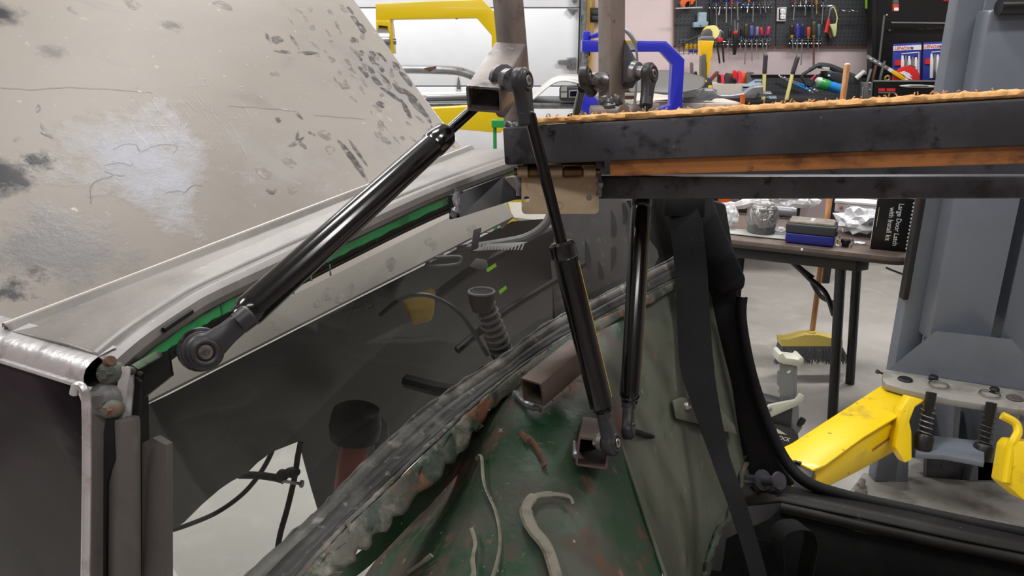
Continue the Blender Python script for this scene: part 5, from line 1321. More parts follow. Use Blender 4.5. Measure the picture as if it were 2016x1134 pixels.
for i, (a_, c_) in enumerate((((1534, 149), (1592, 176)), ((1537, 152), (1598, 181)), ((1545, 153), (1607, 178)))):
    r = thing('wrench', 'bright steel wrench with blue grip hanging on the low pegboard', 'wrench', onY(*c_, YP - .055 - .03 * i), 'blue-gripped wrenches')
    p0 = onY(*a_, YP - .055 - .03 * i); p1 = onY(*c_, YP - .055 - .03 * i)
    part('shaft', B().tube([p0, p0.lerp(p1, .5)], 1.4 * KK, 8).sphere(p0, 2.4 * KK), 'steel_bright', r)
    part('grip', B().lathe(p0.lerp(p1, .48), p0.lerp(p1, .86), [(0, 1.5 * KK), (.2, 2.2 * KK), (1, 2 * KK)], 8), 'cyan_blue', r)
    part('jaw', B().sphere(p0.lerp(p1, .95), 3 * KK, (1.3, .5, .8)).tube([p1, p1 + (p1 - p0).normalized() * .01], 2 * KK, 8), 'steel_bright', r)

# black tool chest on the right
YC = 4.95; KC = mpx(YC, 130)
c_ = lambda x, y, dy=0: onY(x, y, YC + dy)
tc = thing('tool_chest', 'black open tool chest with raised lid beside the pegboard', 'tool chest', (c_(1790, 240).x, 4.75, 0))
part('back', slab([(1722, -120), (1990, -120), (1990, 240), (1722, 240)], YC + .02, .03), 'black_paint', tc, smooth=False)
part('side', slab([(1719, -120), (1726, -120), (1724, 165), (1716, 165)], YC - .04, .07), 'black_paint', tc)
part('lid_stay', B().tube([c_(1741, 30, -.05), c_(1731, 120, -.05)], 2 * KC, 8), 'tool_grey', tc)
part('stay_bolt', B().sphere(c_(1746, 30, -.05), 2.6 * KC), 'bolt_steel', tc)
part('stay_bolt', B().sphere(c_(1751, 60, .01), 2.6 * KC), 'tool_grey', tc)
part('chrome_rail', slab([(1755, 43), (1880, 44), (1880, 47), (1755, 45.5)], YC - .02, .02, .001), 'steel_bright', tc)
for xa, xb, y in ((1806, 1818, 57), (1824, 1838, 56), (1841, 1866, 55)): part('slot', slab([(xa, y - .7), (xb, y - .7), (xb, y + .7), (xa, y + .7)], YC + .015, .008), 'tool_grey', tc)
part('drawer', slab([(1720, 160), (1980, 160), (1980, 240), (1718, 240)], YC - .45, .02, .004), 'black_gloss', tc)
zf = onY(1790, 161, YC - .2).z
xc0 = onY(1722, 161, YC).x; xc1 = onY(1960, 161, YC).x; zt0 = onY(1780, 184.3, YC - .285).z
part('pack_shelf', B().box(((xc0 + xc1) / 2, YC - .12, zf - .01), (xc1 - xc0, .26, .02)), 'black_paint', tc)
part('chest_floor', B().box(((xc0 + xc1) / 2, YC - .22, zt0 - .011), (xc1 - xc0, .44, .02)), 'black_paint', tc)
part('drawer_edge', slab([(1720, 158), (1850, 158), (1850, 161), (1720, 161)], YC - .455, .01, .001), 'steel_grey', tc)
bm_ = slab([(1702, 163), (1719, 162), (1717, 196), (1700, 196)], YC - .46, .05, .004)
hb = part('corner_bracket', bm_, 'tool_grey', tc)
for y in (163.5, 177): part('rivet', B().sphere(onY(1713, y, YC - .465), 2.2 * KC), 'bolt_steel', hb)
part('pull_cord', B().tube(smooth_path([onY(x, y, YC - .47) for x, y in ((1700, 171), (1698, 180), (1698, 196))], 4), 1 * KC, 6), 'steel_bright', tc)
part('oval_handle', B().lathe(onY(1770, 169, YC - .47), onY(1845, 170.5, YC - .47), [(0, .1 * KC), (.05, 1.4 * KC), (.25, 2.6 * KC), (.6, 2.8 * KC), (.85, 2.2 * KC), (1, .3 * KC)], 14), 'frost', tc)
part('handle_slot', slab([(1790, 168.5), (1830, 168.5), (1824, 170.2), (1796, 170)], YC - .485, .006), 'black_paint', tc)
lx = RT; lz = Vector((0, 0, 1))
cc = onY(1746, 176.5, YC - .4505)
for dx, w_, m_ in ((-10, 13, 'red'), (8, 17, 'red')):
    x_ = 1746 + dx
    part('logo_block', slab([(x_ - w_ / 2, 174), (x_ + w_ / 2, 174), (x_ + w_ / 2, 179), (x_ - w_ / 2, 179)], YC - .4512, .002), m_, tc)
part('logo_line', slab([(1728, 180.5), (1763, 180.5), (1762, 183.5), (1730, 183.5)], YC - .4512, .002), 'tool_grey', tc)
part('red_stripe', slab([(1858, 0.6), (1880, 0.6), (1880, 2.4), (1858, 2.4)], YC + .015, .006), 'red', tc)
# blister packs
def blister(label, x0, x1, y0, y1, tilt):
    Y = YC - .2
    r = thing('blister_pack', label, 'blister pack', onY((x0 + x1) / 2, y1, Y), 'saw blade packs')
    part('card', slab([(x0 + tilt, y0), (x1 + tilt, y0 - 3), (x1, y1), (x0, y1)], Y, .01, .002), 'pack_blue', r)
    part('header', slab([(x0 + tilt, y0 + 4), (x1 + tilt, y0 + 1), (x1 + tilt, y0 + 11), (x0 + tilt, y0 + 13)], Y - .003, .004), 'pack_white', r)
    w = (x1 - x0)
    t_ = text_bm('LENOX', 7.6 * KC, onY(x0 + tilt + w * .32, y0 + 8, Y - .0045), RT, lz, 0, 1.15, .01); part('lettering', t_, 'red', r, smooth=False)
    part('emblem', slab([(x0 + tilt + w * .62, y0 + 5), (x0 + tilt + w * .72, y0 + 6), (x0 + tilt + w * .70, y0 + 10), (x0 + tilt + w * .62, y0 + 9)], Y - .005, .002), 'pack_blue', r)
    part('tag', slab([(x0 + 5, y0 + 32), (x0 + 17, y0 + 31), (x0 + 17, y0 + 42), (x0 + 5, y0 + 42)], Y - .006, .006), 'red', r)
    for i in range(5):
        xx = x0 + w * (.34 + .12 * i)
        part('blade', slab([(xx, y0 + 22 + i), (xx + 3, y0 + 21 + i), (xx + 5, y0 + 34), (xx + 4, y1 - 6), (xx - 2, y1 - 6), (xx - 1, y0 + 34)], Y - .012, .008, .002), 'steel_bright' if i % 2 else 'pack_white', r)
    part('bubble_edge', B().tube([onY(x0 + 18, y0 + 19, Y - .014), onY(x1 - 3, y0 + 16, Y - .014), onY(x1 - 3, y1 - 8, Y - .014)], 1 * KC, 6), 'pack_white', r)
blister('blue and white saw blade blister pack lettered LENOX beside the red disc', 1757, 1812, 87, 160, 2)
blister('blue and white saw blade blister pack lettered LENOX against the lift column', 1816, 1866, 84, 160, 3)
cD = onY(1782, 157, YC - .28)
r = thing('cutting_disc', 'red round cutting disc with white swirl in the tool chest', 'disc', cD - Vector((0, 0, .02)))
part('disc', B().lathe(cD, cD - Vector((0, .012, 0)), [(0, 25 * KC), (.9, 25 * KC), (1, 24 * KC)], 36, hint=lz), 'red', r)
part('swirl', B().prism(poly([(1770, 143), (1780, 140), (1790, 144), (1797, 152), (1790, 149), (1797, 157), (1786, 154), (1780, 148)], YC - .295), (0, .004, 0)), 'pack_white', r)
part('hang_tab', slab([(1790, 128), (1803, 131), (1800, 138), (1788, 133)], YC - .29, .006), 'case_dark', r)
r = thing('spirit_level', 'slotted grey bar with yellow end leaning in the tool chest', 'bar', onY(1790, 160, YC - .30))
def bar(xa, ya, xb, yb, w): 
    d = Vector((xb - xa, yb - ya)); d.normalize(); n = Vector((-d.y, d.x)) * w / 2
    return [(xa + n.x, ya + n.y), (xb + n.x, yb + n.y), (xb - n.x, yb - n.y), (xa - n.x, ya - n.y)]
part('bar', slab(bar(1707, 111, 1752, 137, 8), YC - .303, .008, .001), 'steel_grey', r)
part('label', slab(bar(1752, 137, 1781, 156, 8), YC - .304, .009, .001), 'tool_yellow', r)
part('end', slab(bar(1781, 156, 1792, 163, 7), YC - .303, .008, .001), 'lamp_tape', r)
for t_ in (.12, .32, .52, .72): part('slot', slab(bar(1707 + 45 * t_, 111 + 26 * t_, 1707 + 45 * t_ + 4, 111 + 26 * t_ + 2.3, 2), YC - .305, .002), 'white_print', r)
part('code_label', slab(bar(1750, 136, 1757, 140, 7), YC - .306, .003), 'pack_white', r)
for i, (xa, ya, xb, yb, m_, lb) in enumerate(((1716, 183, 1725, 128, 'wood_brown', 'brown handled file leaning in the chest corner'), (1729, 183, 1742, 120, 'tool_grey', 'grey curved pry tool leaning in the chest corner'), (1706, 183, 1715, 136, 'steel_grey', 'thin steel scraper in the chest corner'))):
    solo('hand_tool', B().tube(smooth_path([onY(xa, ya, YC - .38), onY((xa + xb) / 2 - 2, (ya + yb) / 2, YC - .38), onY(xb, yb, YC - .38)], 4), [1.6 * KC] * 4 + [2.4 * KC] * 5, 8), m_, lb, 'hand tool')
solo('hose_fitting', B().ring(onY(1747, 154, YC - .2), Vector((.3, 1, 0)), 4 * KC, 2 * KC, 18, 8), 'brass', 'brass ring fitting in the tool chest', 'fitting')

# ------------------------------------------------------------------ left background: english wheel, panels, bench
YE = 3.3
r = thing('english_wheel', 'yellow C-frame metal-shaping machine with steel wheel before the garage door', 'machine', (onY(960, 240, YE).x, YE, 0))
outl = [(739, 7), (948, -2), (966, 16), (1002, 52), (1006, 60), (1002, 245), (985, 262), (840, 250), (836, 214), (960, 208), (968, 198), (968, 70), (938, 35), (768, 38), (768, 42), (740, 43)]
part('c_frame', slab(outl, YE, .1, .004), 'yellow_paint', r)
part('wheel_yoke', slab([(740, 40), (768, 40), (771, 60), (774, 106), (767, 106), (763, 52), (745, 50), (744, 70), (741, 70)], YE - .01, .09, .004), 'yellow_paint', r)
kE = mpx(YE, 80); cw = onY(754, 82, YE + .03)
part('wheel', B().lathe(cw + Vector((-.028, 0, 0)), cw + Vector((.032, .01, 0)), [(0, 24 * kE), (.06, 30 * kE), (.9, 30 * kE), (.92, 24 * kE), (1, 23 * kE)], 36), 'steel_bright', r)
part('axle', B().lathe(cw + Vector((-.03, 0, 0)), cw + Vector((.055, .01, 0)), [(0, .012), (1, .012)], 12), 'steel_grey', r)
part('set_screw', B().lathe(onY(899, 34, YE + .02), onY(899, 38, YE + .02), [(0, .005), (1, .005)], 8), 'bolt_steel', r)
zb = onY(920, 255, YE).z
part('stand', B().box((onY(1018, 240, YE).x, YE + .05, zb / 2), (.09, .09, zb), bev=.005), 'yellow_paint', r)
part('base', B().box((onY(940, 240, YE).x, YE + .05, .03), (.6, .5, .06), bev=.01), 'yellow_paint', r)
r = thing('sawhorse', 'green steel sawhorse with a plain top bar', 'sawhorse', (onY(1020, 300, 2.9).x, 2.9, 0))
ya = onY(1020, 243, 2.9).z
part('top_bar', B().box((onY(1022, 243, 2.9).x, 2.9, ya), (onY(1078, 243, 2.9).x - onY(970, 243, 2.9).x, .05, .028), bev=.003), 'bottle_green', r)
for px_ in (974, 1072):
    for s in (-1, 1):
        xq = onY(px_, 243, 2.9).x; part('leg', B().tube([(xq, 2.9, ya), (xq, 2.9 + s * .12, .0)], .007, 8), 'bottle_green', r)
# trim panel and tube near the door
rows = []
for dy, yo in ((0, 0), (.12, -1), (.25, 2)):
    rows.append([onY(x, y + yo, 4.35 + dy) for x, y in ((770, 128), (800, 127), (840, 128), (880, 129), (905, 131), (925, 137), (945, 147), (962, 160))])
o = solo('car_trim_panel', B().grid(rows), 'sheet_metal', 'curved bare metal panel resting near the garage door', 'car panel'); solidify(o, .05); subsurf(o, 1)
b = slab([(834, 134), (858, 130), (852, 136), (846, 142)], 4.34, .05, .002)
solo('panel_bracket', b, 'wood_brown', 'small brown bracket under the curved metal panel', 'bracket')
solo('steel_pipe', B().tube(smooth_path([onY(x, y, 3.85) for x, y in ((840, 193), (880, 192), (920, 190), (965, 188))], 4), .017, 12), 'steel_grey', 'long grey pipe lying behind the yellow machine', 'pipe')
solo('plank', slab([(820, 187), (985, 183), (985, 189), (820, 193)], 3.95, .25, .003), 'pale_board', 'thin pale plank before the garage door', 'plank')
mb = thing('metal_bench', 'steel bench carrying a bent hood sheet beside the garage door', 'bench', (onY(1090, 210, 3.9).x, 4.0, 0))
zt = onY(1090, 205, 3.75).z
xa = onY(820, 205, 3.75).x; xb = onY(1240, 205, 3.75).x
part('top', B().box(((xa + xb) / 2, 4.05, zt - .01), (xb - xa, .6, .026), bev=.003), 'galvanised', mb)
for xx in (xa + .04, xb - .04):
    for yy in (3.8, 4.3): part('leg', B().box((xx, yy, zt / 2), (.04, .04, zt)), 'galvanised', mb)
rows = []
for s in range(5):
    Y = 3.78 + .14 * s
    rows.append([onY(1046, 198 - s * 3, Y), onY(1060, 186 - s * 3, Y), onY(1080, 168 - s * 3, Y), onY(1098, 158 - s * 3, Y), onY(1120, 158 - s * 3, Y), onY(1150, 166 - s * 5, Y), onY(1185, 168 - s * 7, Y)])
o = solo('hood_sheet', B().grid(rows), 'panel_pale', 'pale bent hood sheet lying on the steel bench', 'car panel'); subsurf(o, 2); solidify(o, .006)
r = thing('battery_charger', 'black battery charger box with white labels on the steel bench', 'charger', onY(1123, 200, 3.7))
part('body', slab([(1104, 176), (1108, 170), (1140, 172), (1146, 178), (1146, 199), (1104, 199)], 3.7, .12, .006), 'case_dark', r)
part('label', slab([(1104.5, 171), (1116, 170), (1116, 180), (1104.5, 180)], 3.696, .004), 'frost', r)
part('label', slab([(1104.5, 182), (1116, 182), (1116, 192), (1104.5, 192)], 3.696, .004), 'frost', r)
part('screen_frame', slab([(1120, 178), (1138, 177), (1138, 192), (1120, 192)], 3.695, .005), 'frost', r)
part('screen', slab([(1122, 180), (1136, 179), (1136, 190), (1122, 190)], 3.693, .005), 'black_gloss', r)
# blue planishing hammer frame
YH = 3.45
r = thing('planishing_hammer', 'blue C-frame air hammer machine behind the tall post', 'machine', (onY(1330, 215, YH).x, YH, 0))
part('c_frame', slab([(1146, 79), (1312, 81), (1348, 117), (1343, 219), (1318, 240), (1180, 240), (1142, 216), (1142, 178), (1160, 178), (1182, 203), (1300, 214), (1320, 206), (1324, 126), (1302, 102), (1146, 103)], YH, .07, .004), 'blue_paint', r)
kH = mpx(YH, 100)
part('hammer_cap', B().lathe(onY(1155, 80, YH + .03), onY(1155, 61, YH + .03), [(0, 8 * kH), (.6, 8 * kH), (.9, 7 * kH), (1, 4 * kH)], 16), 'blue_paint', r)
part('lever', slab([(1161, 70), (1182, 61), (1190, 62), (1190, 72), (1164, 76)], YH, .06, .004), 'blue_paint', r)
part('hammer_tip', B().lathe(onY(1154, 102, YH + .03), onY(1154, 132, YH + .03), [(0, 6 * kH), (.3, 6 * kH), (.32, 3 * kH), (.55, 3 * kH), (.56, 6 * kH), (.7, 6 * kH), (.72, 4 * kH), (1, 4 * kH)], 14), 'steel_grey', r)
part('tip_collar', B().ring(onY(1156, 106, YH + .03), Vector((0, 1, 0)), 5 * kH, 1 * kH, 16, 6), 'black_paint', r)
part('label', slab([(1228, 84), (1253, 83), (1253, 98), (1228, 99)], YH - .003, .004), 'frost', r)
part('label_stripe', slab([(1228, 80), (1255, 79), (1255, 84), (1228, 85)], YH - .004, .004), 'tool_yellow', r)
part('stand', B().box((onY(1330, 225, YH).x, YH + .035, onY(1330, 225, YH).z / 2), (.07, .07, onY(1330, 225, YH).z), bev=.004), 'blue_paint', r)
part('base', B().box((onY(1280, 225, YH).x, YH + .035, .025), (.4, .2, .05), bev=.006), 'blue_paint', r)
part('air_hose', B().tube(smooth_path([onY(x, y, YH - .05) for x, y in ((1205, 45), (1228, 58), (1240, 68), (1250, 86), (1254, 110), (1254, 140), (1252, 175), (1250, 200))], 5), [4 * kH] * 16 + [2.4 * kH] * 20, 10), 'steel_grey', r)
part('anvil', B().lathe(onY(1150, 178, YH + .03), onY(1146, 172, YH + .03), [(0, 4 * kH), (1, 5 * kH)], 14), 'steel_grey', r)
bx0 = onY(1212, 190, 4.1).x; bx1 = onY(1262, 183, YB0).x - .012
for i, (y, m_) in enumerate(((172, 'pale_board'), (179, 'wood_brown'), (186, 'pale_board'), (193, 'wood_brown'))):
    solo('board_offcut', B().box(((bx0 + bx1) / 2, 4.1, zt + .0035 + .0085 + .0185 * (3 - i)), (bx1 - bx0, .12, .017), bev=.001), m_, ('pale board offcut on top of the stack behind the tall post', 'dark brown board offcut second in the stack behind the tall post', 'pale board offcut third in the stack behind the tall post', 'dark brown board offcut lowest in the stack behind the tall post')[i], 'board', 'stacked board offcuts')

# ------------------------------------------------------------------ folding table and what lies on it
ZT = .70
e0 = onZ(1400, 466, ZT); e1 = onZ(1795, 508, ZT)
ta = (e1 - e0).normalized(); tb = Vector((-ta.y, ta.x, 0)); 
if tb.y < 0: tb = -tb
TW = .52
tl = thing('folding_table', 'black-legged folding table with worn brown top', 'table', (e1 - ta * .3 + tb * TW / 2) * 1 - zv * ZT)
A0 = e0 - ta * .2
def tp(s, w, z=0): return e1 - ta * s + tb * w + zv * z
LT = (e1 - A0).length
cor = []
for (s, w, a0) in ((.06, .06, -90), (.06, TW - .06, 0), (LT - .06, TW - .06, 90), (LT - .06, .06, 180)):
    for k in range(5):
        a = math.radians(a0 + k * 22.5); cor.append(tp(s - .06 * math.cos(a), w + .06 * math.sin(a)))
part('top', B().prism([p - zv * .003 for p in cor], -zv * .018, .003), 'table_top', tl, 'worn brown laminate top')
part('edge_band', B().prism([p - zv * .021 for p in cor], -zv * .012, .002), 'table_edge', tl)
part('skirt', B().prism([tp(.17, .02, -.033), tp(.13, .06, -.033), tp(.13, .5, -.033), tp(LT - .1, .5, -.033), tp(LT - .1, .02, -.033)], -zv * .045, .004), 'leg_black', tl)
lx_, ly_ = None, None
pL = onY(1663, 545, tp(.2, .06).y); pF = onZ(1658, 838, 0)
for w, s_ in ((.06, .225), (.45, .18)):
    q0 = tp(s_, w, -.05); part('leg', B().tube([q0, q0 + ta * .05 - zv * (ZT - .05)], .019, 12), 'leg_black', tl)
    
    q2 = tp(LT - .25, w, -.06); part('leg', B().box((q2 + zv * (-.32)), (.036, .026, .65), None, .006), 'leg_black', tl)
part('brace', B().tube([tp(.50, .28, -.07), tp(.37, .28, -.17), tp(.33, .28, -.20)], [.011, .012, .016], 10), 'leg_black', tl)
part('brace', B().tube(smooth_path([tp(.34, .27, -.195), tp(.27, .2, -.225), tp(.225, .1, -.28)], 5), .010, 10), 'leg_black', tl)
part('brace', B().tube(smooth_path([tp(.34, .29, -.195), tp(.29, .35, -.29), tp(.225, .46, -.35)], 5), .010, 10), 'leg_black', tl)
c = tp(.36, -.001, -.012); part('screw', B().sphere(c, .005), 'white_print', tl)

def tz(px, py, z=ZT): return onZ(px, py, z)
# black and blue plastic case
p = tz(1592, 482)
r = thing('tool_case', 'dark grey hard case with blue base on the folding table', 'case', p)
Mz = Matrix.Rotation(math.atan2(ta.y, ta.x), 3, 'Z')
k = (p - CAM).dot(FW) / FPX
w_ = 90 * k; dd = .11
cb = p + tb * dd / 2
part('base', B().box(cb + zv * .019, (w_, dd, .038), Mz, .006, 3), 'case_blue', r)
part('lid', B().box(cb + zv * .056, (w_ * 1.03, dd * 1.02, .036), Mz, .006, 3), 'case_dark', r)
part('lid_top', B().box(cb + zv * .078, (w_ * .93, dd * .85, .012), Mz, .005, 3), 'case_grey', r, 'dusty lid top')
b = B()
for k_i, wd in enumerate((.016, .013, .015, .010)): b.box(cb + zv * .0844 + tb * (.022 - .013 * k_i), (wd, .007, .0006), Mz)
part('worn_lettering', b, 'white_print', r, smooth=False, kind='stuff')
part('latch', B().box(cb + zv * .042 + ta * (w_ * .52), (.006, .03, .02), Mz, .002), 'case_dark', r)
part('latch', B().box(cb + zv * .072 - ta * (w_ * .44) - tb * .02, (.012, .02, .012), Mz, .002), 'black_paint', r)
# film-wrapped roll
p = tz(1494, 464)
k = (p - CAM).dot(FW) / FPX; p = p + tb * .05 + zv * .0036
r = thing('wrapped_canister', 'round grey canister wrapped in clear film on the folding table', 'canister', p)
R_ = 27 * k
part('canister', B().lathe(p, p + zv * (50 * k * 1.05), [(0, R_ * .96), (.06, R_), (.9, R_), (.96, R_ * .95), (1, R_ * .6)], 28), 'bay_grey', r)
part('lid', B().lathe(p + zv * (52 * k), p + zv * (60 * k), [(0, R_ * .55), (.3, R_ * .72), (1, R_ * .7)], 24), 'frost', r)
def crumple(center, sc, n, seed, m, amp=.22):
    q = random.Random(seed); b = B()
    bmesh.ops.create_icosphere(b.bm, subdivisions=3, radius=1)
    from mathutils import noise as ns
    for v in b.bm.verts:
        d = v.co.normalized(); f = 1 + amp * ns.noise(d * n + Vector((seed * 3.1, 0, 0))) + amp * .6 * ns.noise(d * n * 2.7)
        v.co = Vector((d.x * sc[0] * f, d.y * sc[1] * f, max(d.z, -.75) * sc[2] * f)) 
        v.co = Mz @ v.co + Vector(center)
    return b
part('film', crumple(p + zv * 31 * k, (R_ * 1.13, R_ * 1.13, 34 * k), 2.2, 3, 'film', .12), 'film', r, 'clear crumpled film', ang=20)
part('film_tail', crumple(p + zv * .017 + ta * R_ * 1.25, (.03, .012, .012), 3, 8, 'film', .4), 'clear_plastic', r, ang=20)
pp = tz(1450, 464) + tb * .06
solo('paper_sheet', B().box(pp + zv * .002 + ta * .05, (.26, .09, .003), Mz, .0008), 'frost', 'flat pale packet under the wrapped canister', 'packet')
solo('plastic_bag', crumple(tz(1432, 452) + zv * .052 + tb * .02, (.035, .03, .042), 2.4, 5, 'x', .45), 'clear_plastic', 'crumpled clear bag beside the black pillar trim', 'plastic bag', ang=15)
pb_ = tz(1470, 425) + tb * .05
solo('plastic_bag', B().tube(smooth_path([pb_ - ta * .16 + zv * .014, pb_ - ta * .06 + zv * .03, pb_ + ta * .02 + zv * .055, pb_ + ta * .08 + zv * .06], 5), [.012, .016, .02, .018, .022, .016, .02, .024, .02, .016, .02, .018, .012, .016, .014, .010], 7), 'clear_plastic', 'twisted clear bag sleeve behind the wrapped canister', 'plastic bag', ang=10)
solo('plastic_bag', crumple(tz(1575, 418) + tb * .06 - ta * .05 + zv * .05, (.11, .05, .05), 3.2, 6, 'x', .45), 'clear_plastic', 'long crumpled clear bag behind the tool case', 'plastic bag', ang=12)
solo('plastic_bag', crumple(tz(1690, 470) + tb * .10 + zv * .048, (.085, .07, .055), 3.0, 9, 'x', .5), 'clear_plastic', 'clear bag of small parts between tool case and black carton', 'plastic bag', ang=12)
pc = tz(1536, 430) + tb * .03
solo('foil_tube', B().lathe(pc - ta * .05 + zv * .026, pc + ta * .06 + zv * .026, [(0, .022), (.1, .026)] + [(.15 + .1 * i, .026 if i % 2 else .0235) for i in range(8)] + [(1, .02)], 14), 'steel_grey', 'ribbed silver hose piece behind the wrapped canister', 'hose')
# black carton
p = tz(1748, 492); k = (p - CAM).dot(FW) / FPX
r = thing('carton', 'tall black carton lettered Large Door Latch with Install kit', 'box', p + tb * .05)
wv = 64 * k; hv = 103 * k; dv = .10
fc = p
f0 = fc - ta * wv / 2; f1 = fc + ta * wv / 2
part('body', B().prism([f0, f1, f1 + zv * hv, f0 + zv * hv], tb * dv, .001), 'carton_black', r)
nrm = -tb
for ln_, off in (('Large Door Latch', .16), ('with Install kit', -.06)):
    t_ = text_bm(ln_, .0235, fc + zv * hv * .5 + ta * (wv * off) - tb * .0006, -zv, ta, 0.0002, .92, .006)
    part('lettering', t_, 'white_print', r, smooth=False)
part('fine_print', B().box(fc + zv * hv * .62 - ta * wv * .42 - tb * .0006, (.0015, .0006, .07), Mz), 'lamp_tape', r)
b = B()
for i in range(14):
    for j in range(3):
        a = f0 - ta * .0007 + zv * (hv * (.04 + .066 * i)) + tb * (dv * (.06 + .31 * j)); b.prism([a, a + tb * dv * .16, a + tb * dv * .30 + zv * hv * .035, a + tb * dv * .14 + zv * hv * .035], -ta * .0004)
part('side_pattern', b, 'white_print', r, kind='stuff')
b = B()
for i in range(13):
    a = f1 - ta * .004 + zv * (hv * (.05 + .072 * i)) - tb * .0006; b.prism([a, a + ta * .004, a + ta * .004 + zv * hv * .035, a + zv * hv * .03], -tb * .0004)
part('edge_pattern', b, 'white_print', r, kind='stuff')
part('top_flap', B().prism([f0 + zv * (hv + .001), f1 + zv * (hv + .001), f1 + zv * (hv + .012) + tb * dv * .5, f0 + zv * (hv + .012) + tb * dv * .5], zv * .0015), 'hinge_zinc', r)
solo('parts_box', B().box(p + ta * (wv / 2 + .025) + tb * .10 + zv * .0378, (.03, .05, .075), Mz, .003), 'bin_plastic', 'pale plastic box tucked behind the black carton', 'box')
# clear organiser with fittings
p = tz(1682, 425) + tb * .1
r = thing('organiser_box', 'clear plastic organiser box with brass fittings behind the bag', 'organiser', p)
part('tray', B().box(p + zv * .02, (.17, .09, .04), Mz, .004), 'bin_plastic', r)
part('lid', B().box(p + zv * .046, (.18, .1, .012), Mz, .004), 'white_print', r)
for i in range(5): part('fitting', B().sphere(p + zv * .02 - tb * .046 + ta * (-.06 + .03 * i), .008), 'brass' if i % 2 else 'orange', r)
# knob, carabiner, screws
p = tz(1664, 484)
r = thing('rubber_knob', 'small black ribbed knob on the folding table', 'knob', p)
part('cap', B().lathe(p + zv * .012, p + zv * .026, [(0, .017), (.8, .017), (1, .014)], 16), 'black_paint', r); part('stem', B().lathe(p, p + zv * .012, [(0, .013), (1, .013)], 14), 'black_paint', r)
p = tz(1690, 480)
solo('snap_link', B().tube(smooth_path([p + ta * a_ + tb * b_ + zv * .004 for a_, b_ in ((-.02, 0), (-.01, .008), (.02, .008), (.026, 0), (.018, -.008), (-.012, -.008), (-.02, 0))], 4), .003, 8), 'steel_bright', 'bright steel snap link beside the black knob', 'snap link')
for i in range(5):
    p = tz(*((1645, 485), (1648, 476), (1652, 468), (1676, 487), (1678, 475))[i])
    solo('screw', B().lathe(p + zv * .004, p + zv * .004 + (ta * math.cos(i * .5) + tb * math.sin(i * .5)) * .013, [(0, .005), (.15, .005), (.16, .002), (1, .0015)], 8), 'brass' if i % 2 else 'bolt_steel', 'small loose screw beside the tool case', 'screw', 'loose screws on the folding table')

# ------------------------------------------------------------------ broom behind the table
pf = onZ(1600, 700, .10)
r = thing('push_broom', 'yellow broom with grey bristles and wooden handle standing behind the table', 'broom', Vector((pf.x, pf.y, 0)))
yb = pf.y; kb = mpx(yb, 670)
hb0 = onY(1597, 668, yb); hb1 = onY(1668, 128, yb + .25)
part('handle', B().lathe(hb0, hb1, [(0, .0115), (.97, .0125), (1, .0125)], 16), 'broom_wood', r)
part('handle_end', B().lathe(hb1, hb1 + (hb1 - hb0).normalized() * .006, [(0, .0127), (.6, .0118), (1, .008)], 16), 'white_print', r)
part('ferrule', B().lathe(onY(1596, 690, yb), onY(1598, 652, yb), [(0, .026), (.5, .018), (.9, .016), (1, .019)], 16), 'broom_yellow', r)
part('head', slab([(1536, 668), (1552, 668), (1585, 659), (1612, 659), (1648, 668), (1660, 669), (1660, 683), (1539, 683)], yb - .03, .06, .005), 'broom_yellow', r)
b = B()
for i in range(260):
    s = rnd.random(); w = rnd.uniform(-.028, .028)
    t0 = onY(1540 + 118 * s, 683, yb + w); t1 = onY(1526 + 145 * s + rnd.uniform(-6, 6), 714 + rnd.uniform(-4, 4), yb + w * 1.6)
    b.tube([t0, t0.lerp(t1, .5) + Vector((0, -.004, .0)), t1], [.0022, .002, .0012], 4)
b.prism([onY(1541, 683, yb - .028), onY(1657, 683, yb - .028), onY(1664, 708, yb - .036), onY(1534, 708, yb - .036)], (0, .066, 0))
part('bristles', b, 'bristle', r, 'grey bristles', kind='stuff')

# high-lift stand lettered SAFETY LOCK
YJ = onZ(1545, 872, .0).y * .93
j_ = lambda x, y, dy=0: onY(x, y, YJ + dy)
r = thing('jack_stand', 'grey ratchet jack stand with black base lettered safety lock', 'jack stand', Vector((j_(1545, 900).x, YJ, 0)))
part('saddle', B().prism([j_(1531, 712), j_(1534, 698), j_(1541, 695), j_(1547, 705), j_(1573, 708), j_(1577, 703), j_(1583, 706), j_(1583, 714), j_(1574, 722), j_(1541, 717)], (0, .06, .0), .003), 'jack_pale', r)
rb_o = poly([(1536, 716), (1566, 722), (1564, 770), (1562, 800), (1536, 796), (1537, 775), (1532, 772), (1536, 764), (1531, 758), (1531, 732), (1536, 728)], YJ + .01)
rb_c = onY(1554, 733, YJ + .01); rb_h = [rb_c + Vector((.008 * math.cos(k * math.pi / 8), 0, .008 * math.sin(k * math.pi / 8))) for k in range(16)]
part('ratchet_bar', B().plate(rb_o, [rb_h], (0, .008, 0)), 'jack_grey', r, 'notched bar with a round hole')
part('bar_side', slab([(1566, 722), (1570, 724), (1568, 800), (1562, 800)], YJ + .008, .04, .001), 'jack_grey', r)
part('lever', B().prism(poly([(1510, 802), (1516, 798), (1566, 788), (1576, 776), (1583, 780), (1583, 788), (1574, 797), (1518, 822), (1512, 826), (1508, 816)], YJ - .02), (0, .012, 0), .002), 'jack_pale', r)
for x, y in ((1516, 806), (1513, 822)): c = j_(x, y, -.021); part('pivot', B().lathe(c, c - Vector((0, .004, 0)), [(0, .007), (1, .006)], 14), 'jack_grey', r)
part('sleeve', slab([(1510, 790), (1536, 796), (1560, 803), (1558, 845), (1520, 840), (1512, 825)], YJ - .006, .07, .003), 'case_dark', r)
part('side_plate', slab([(1560, 803), (1572, 792), (1574, 828), (1580, 842), (1566, 862), (1556, 850)], YJ + .0, .06, .002), 'jack_grey', r)
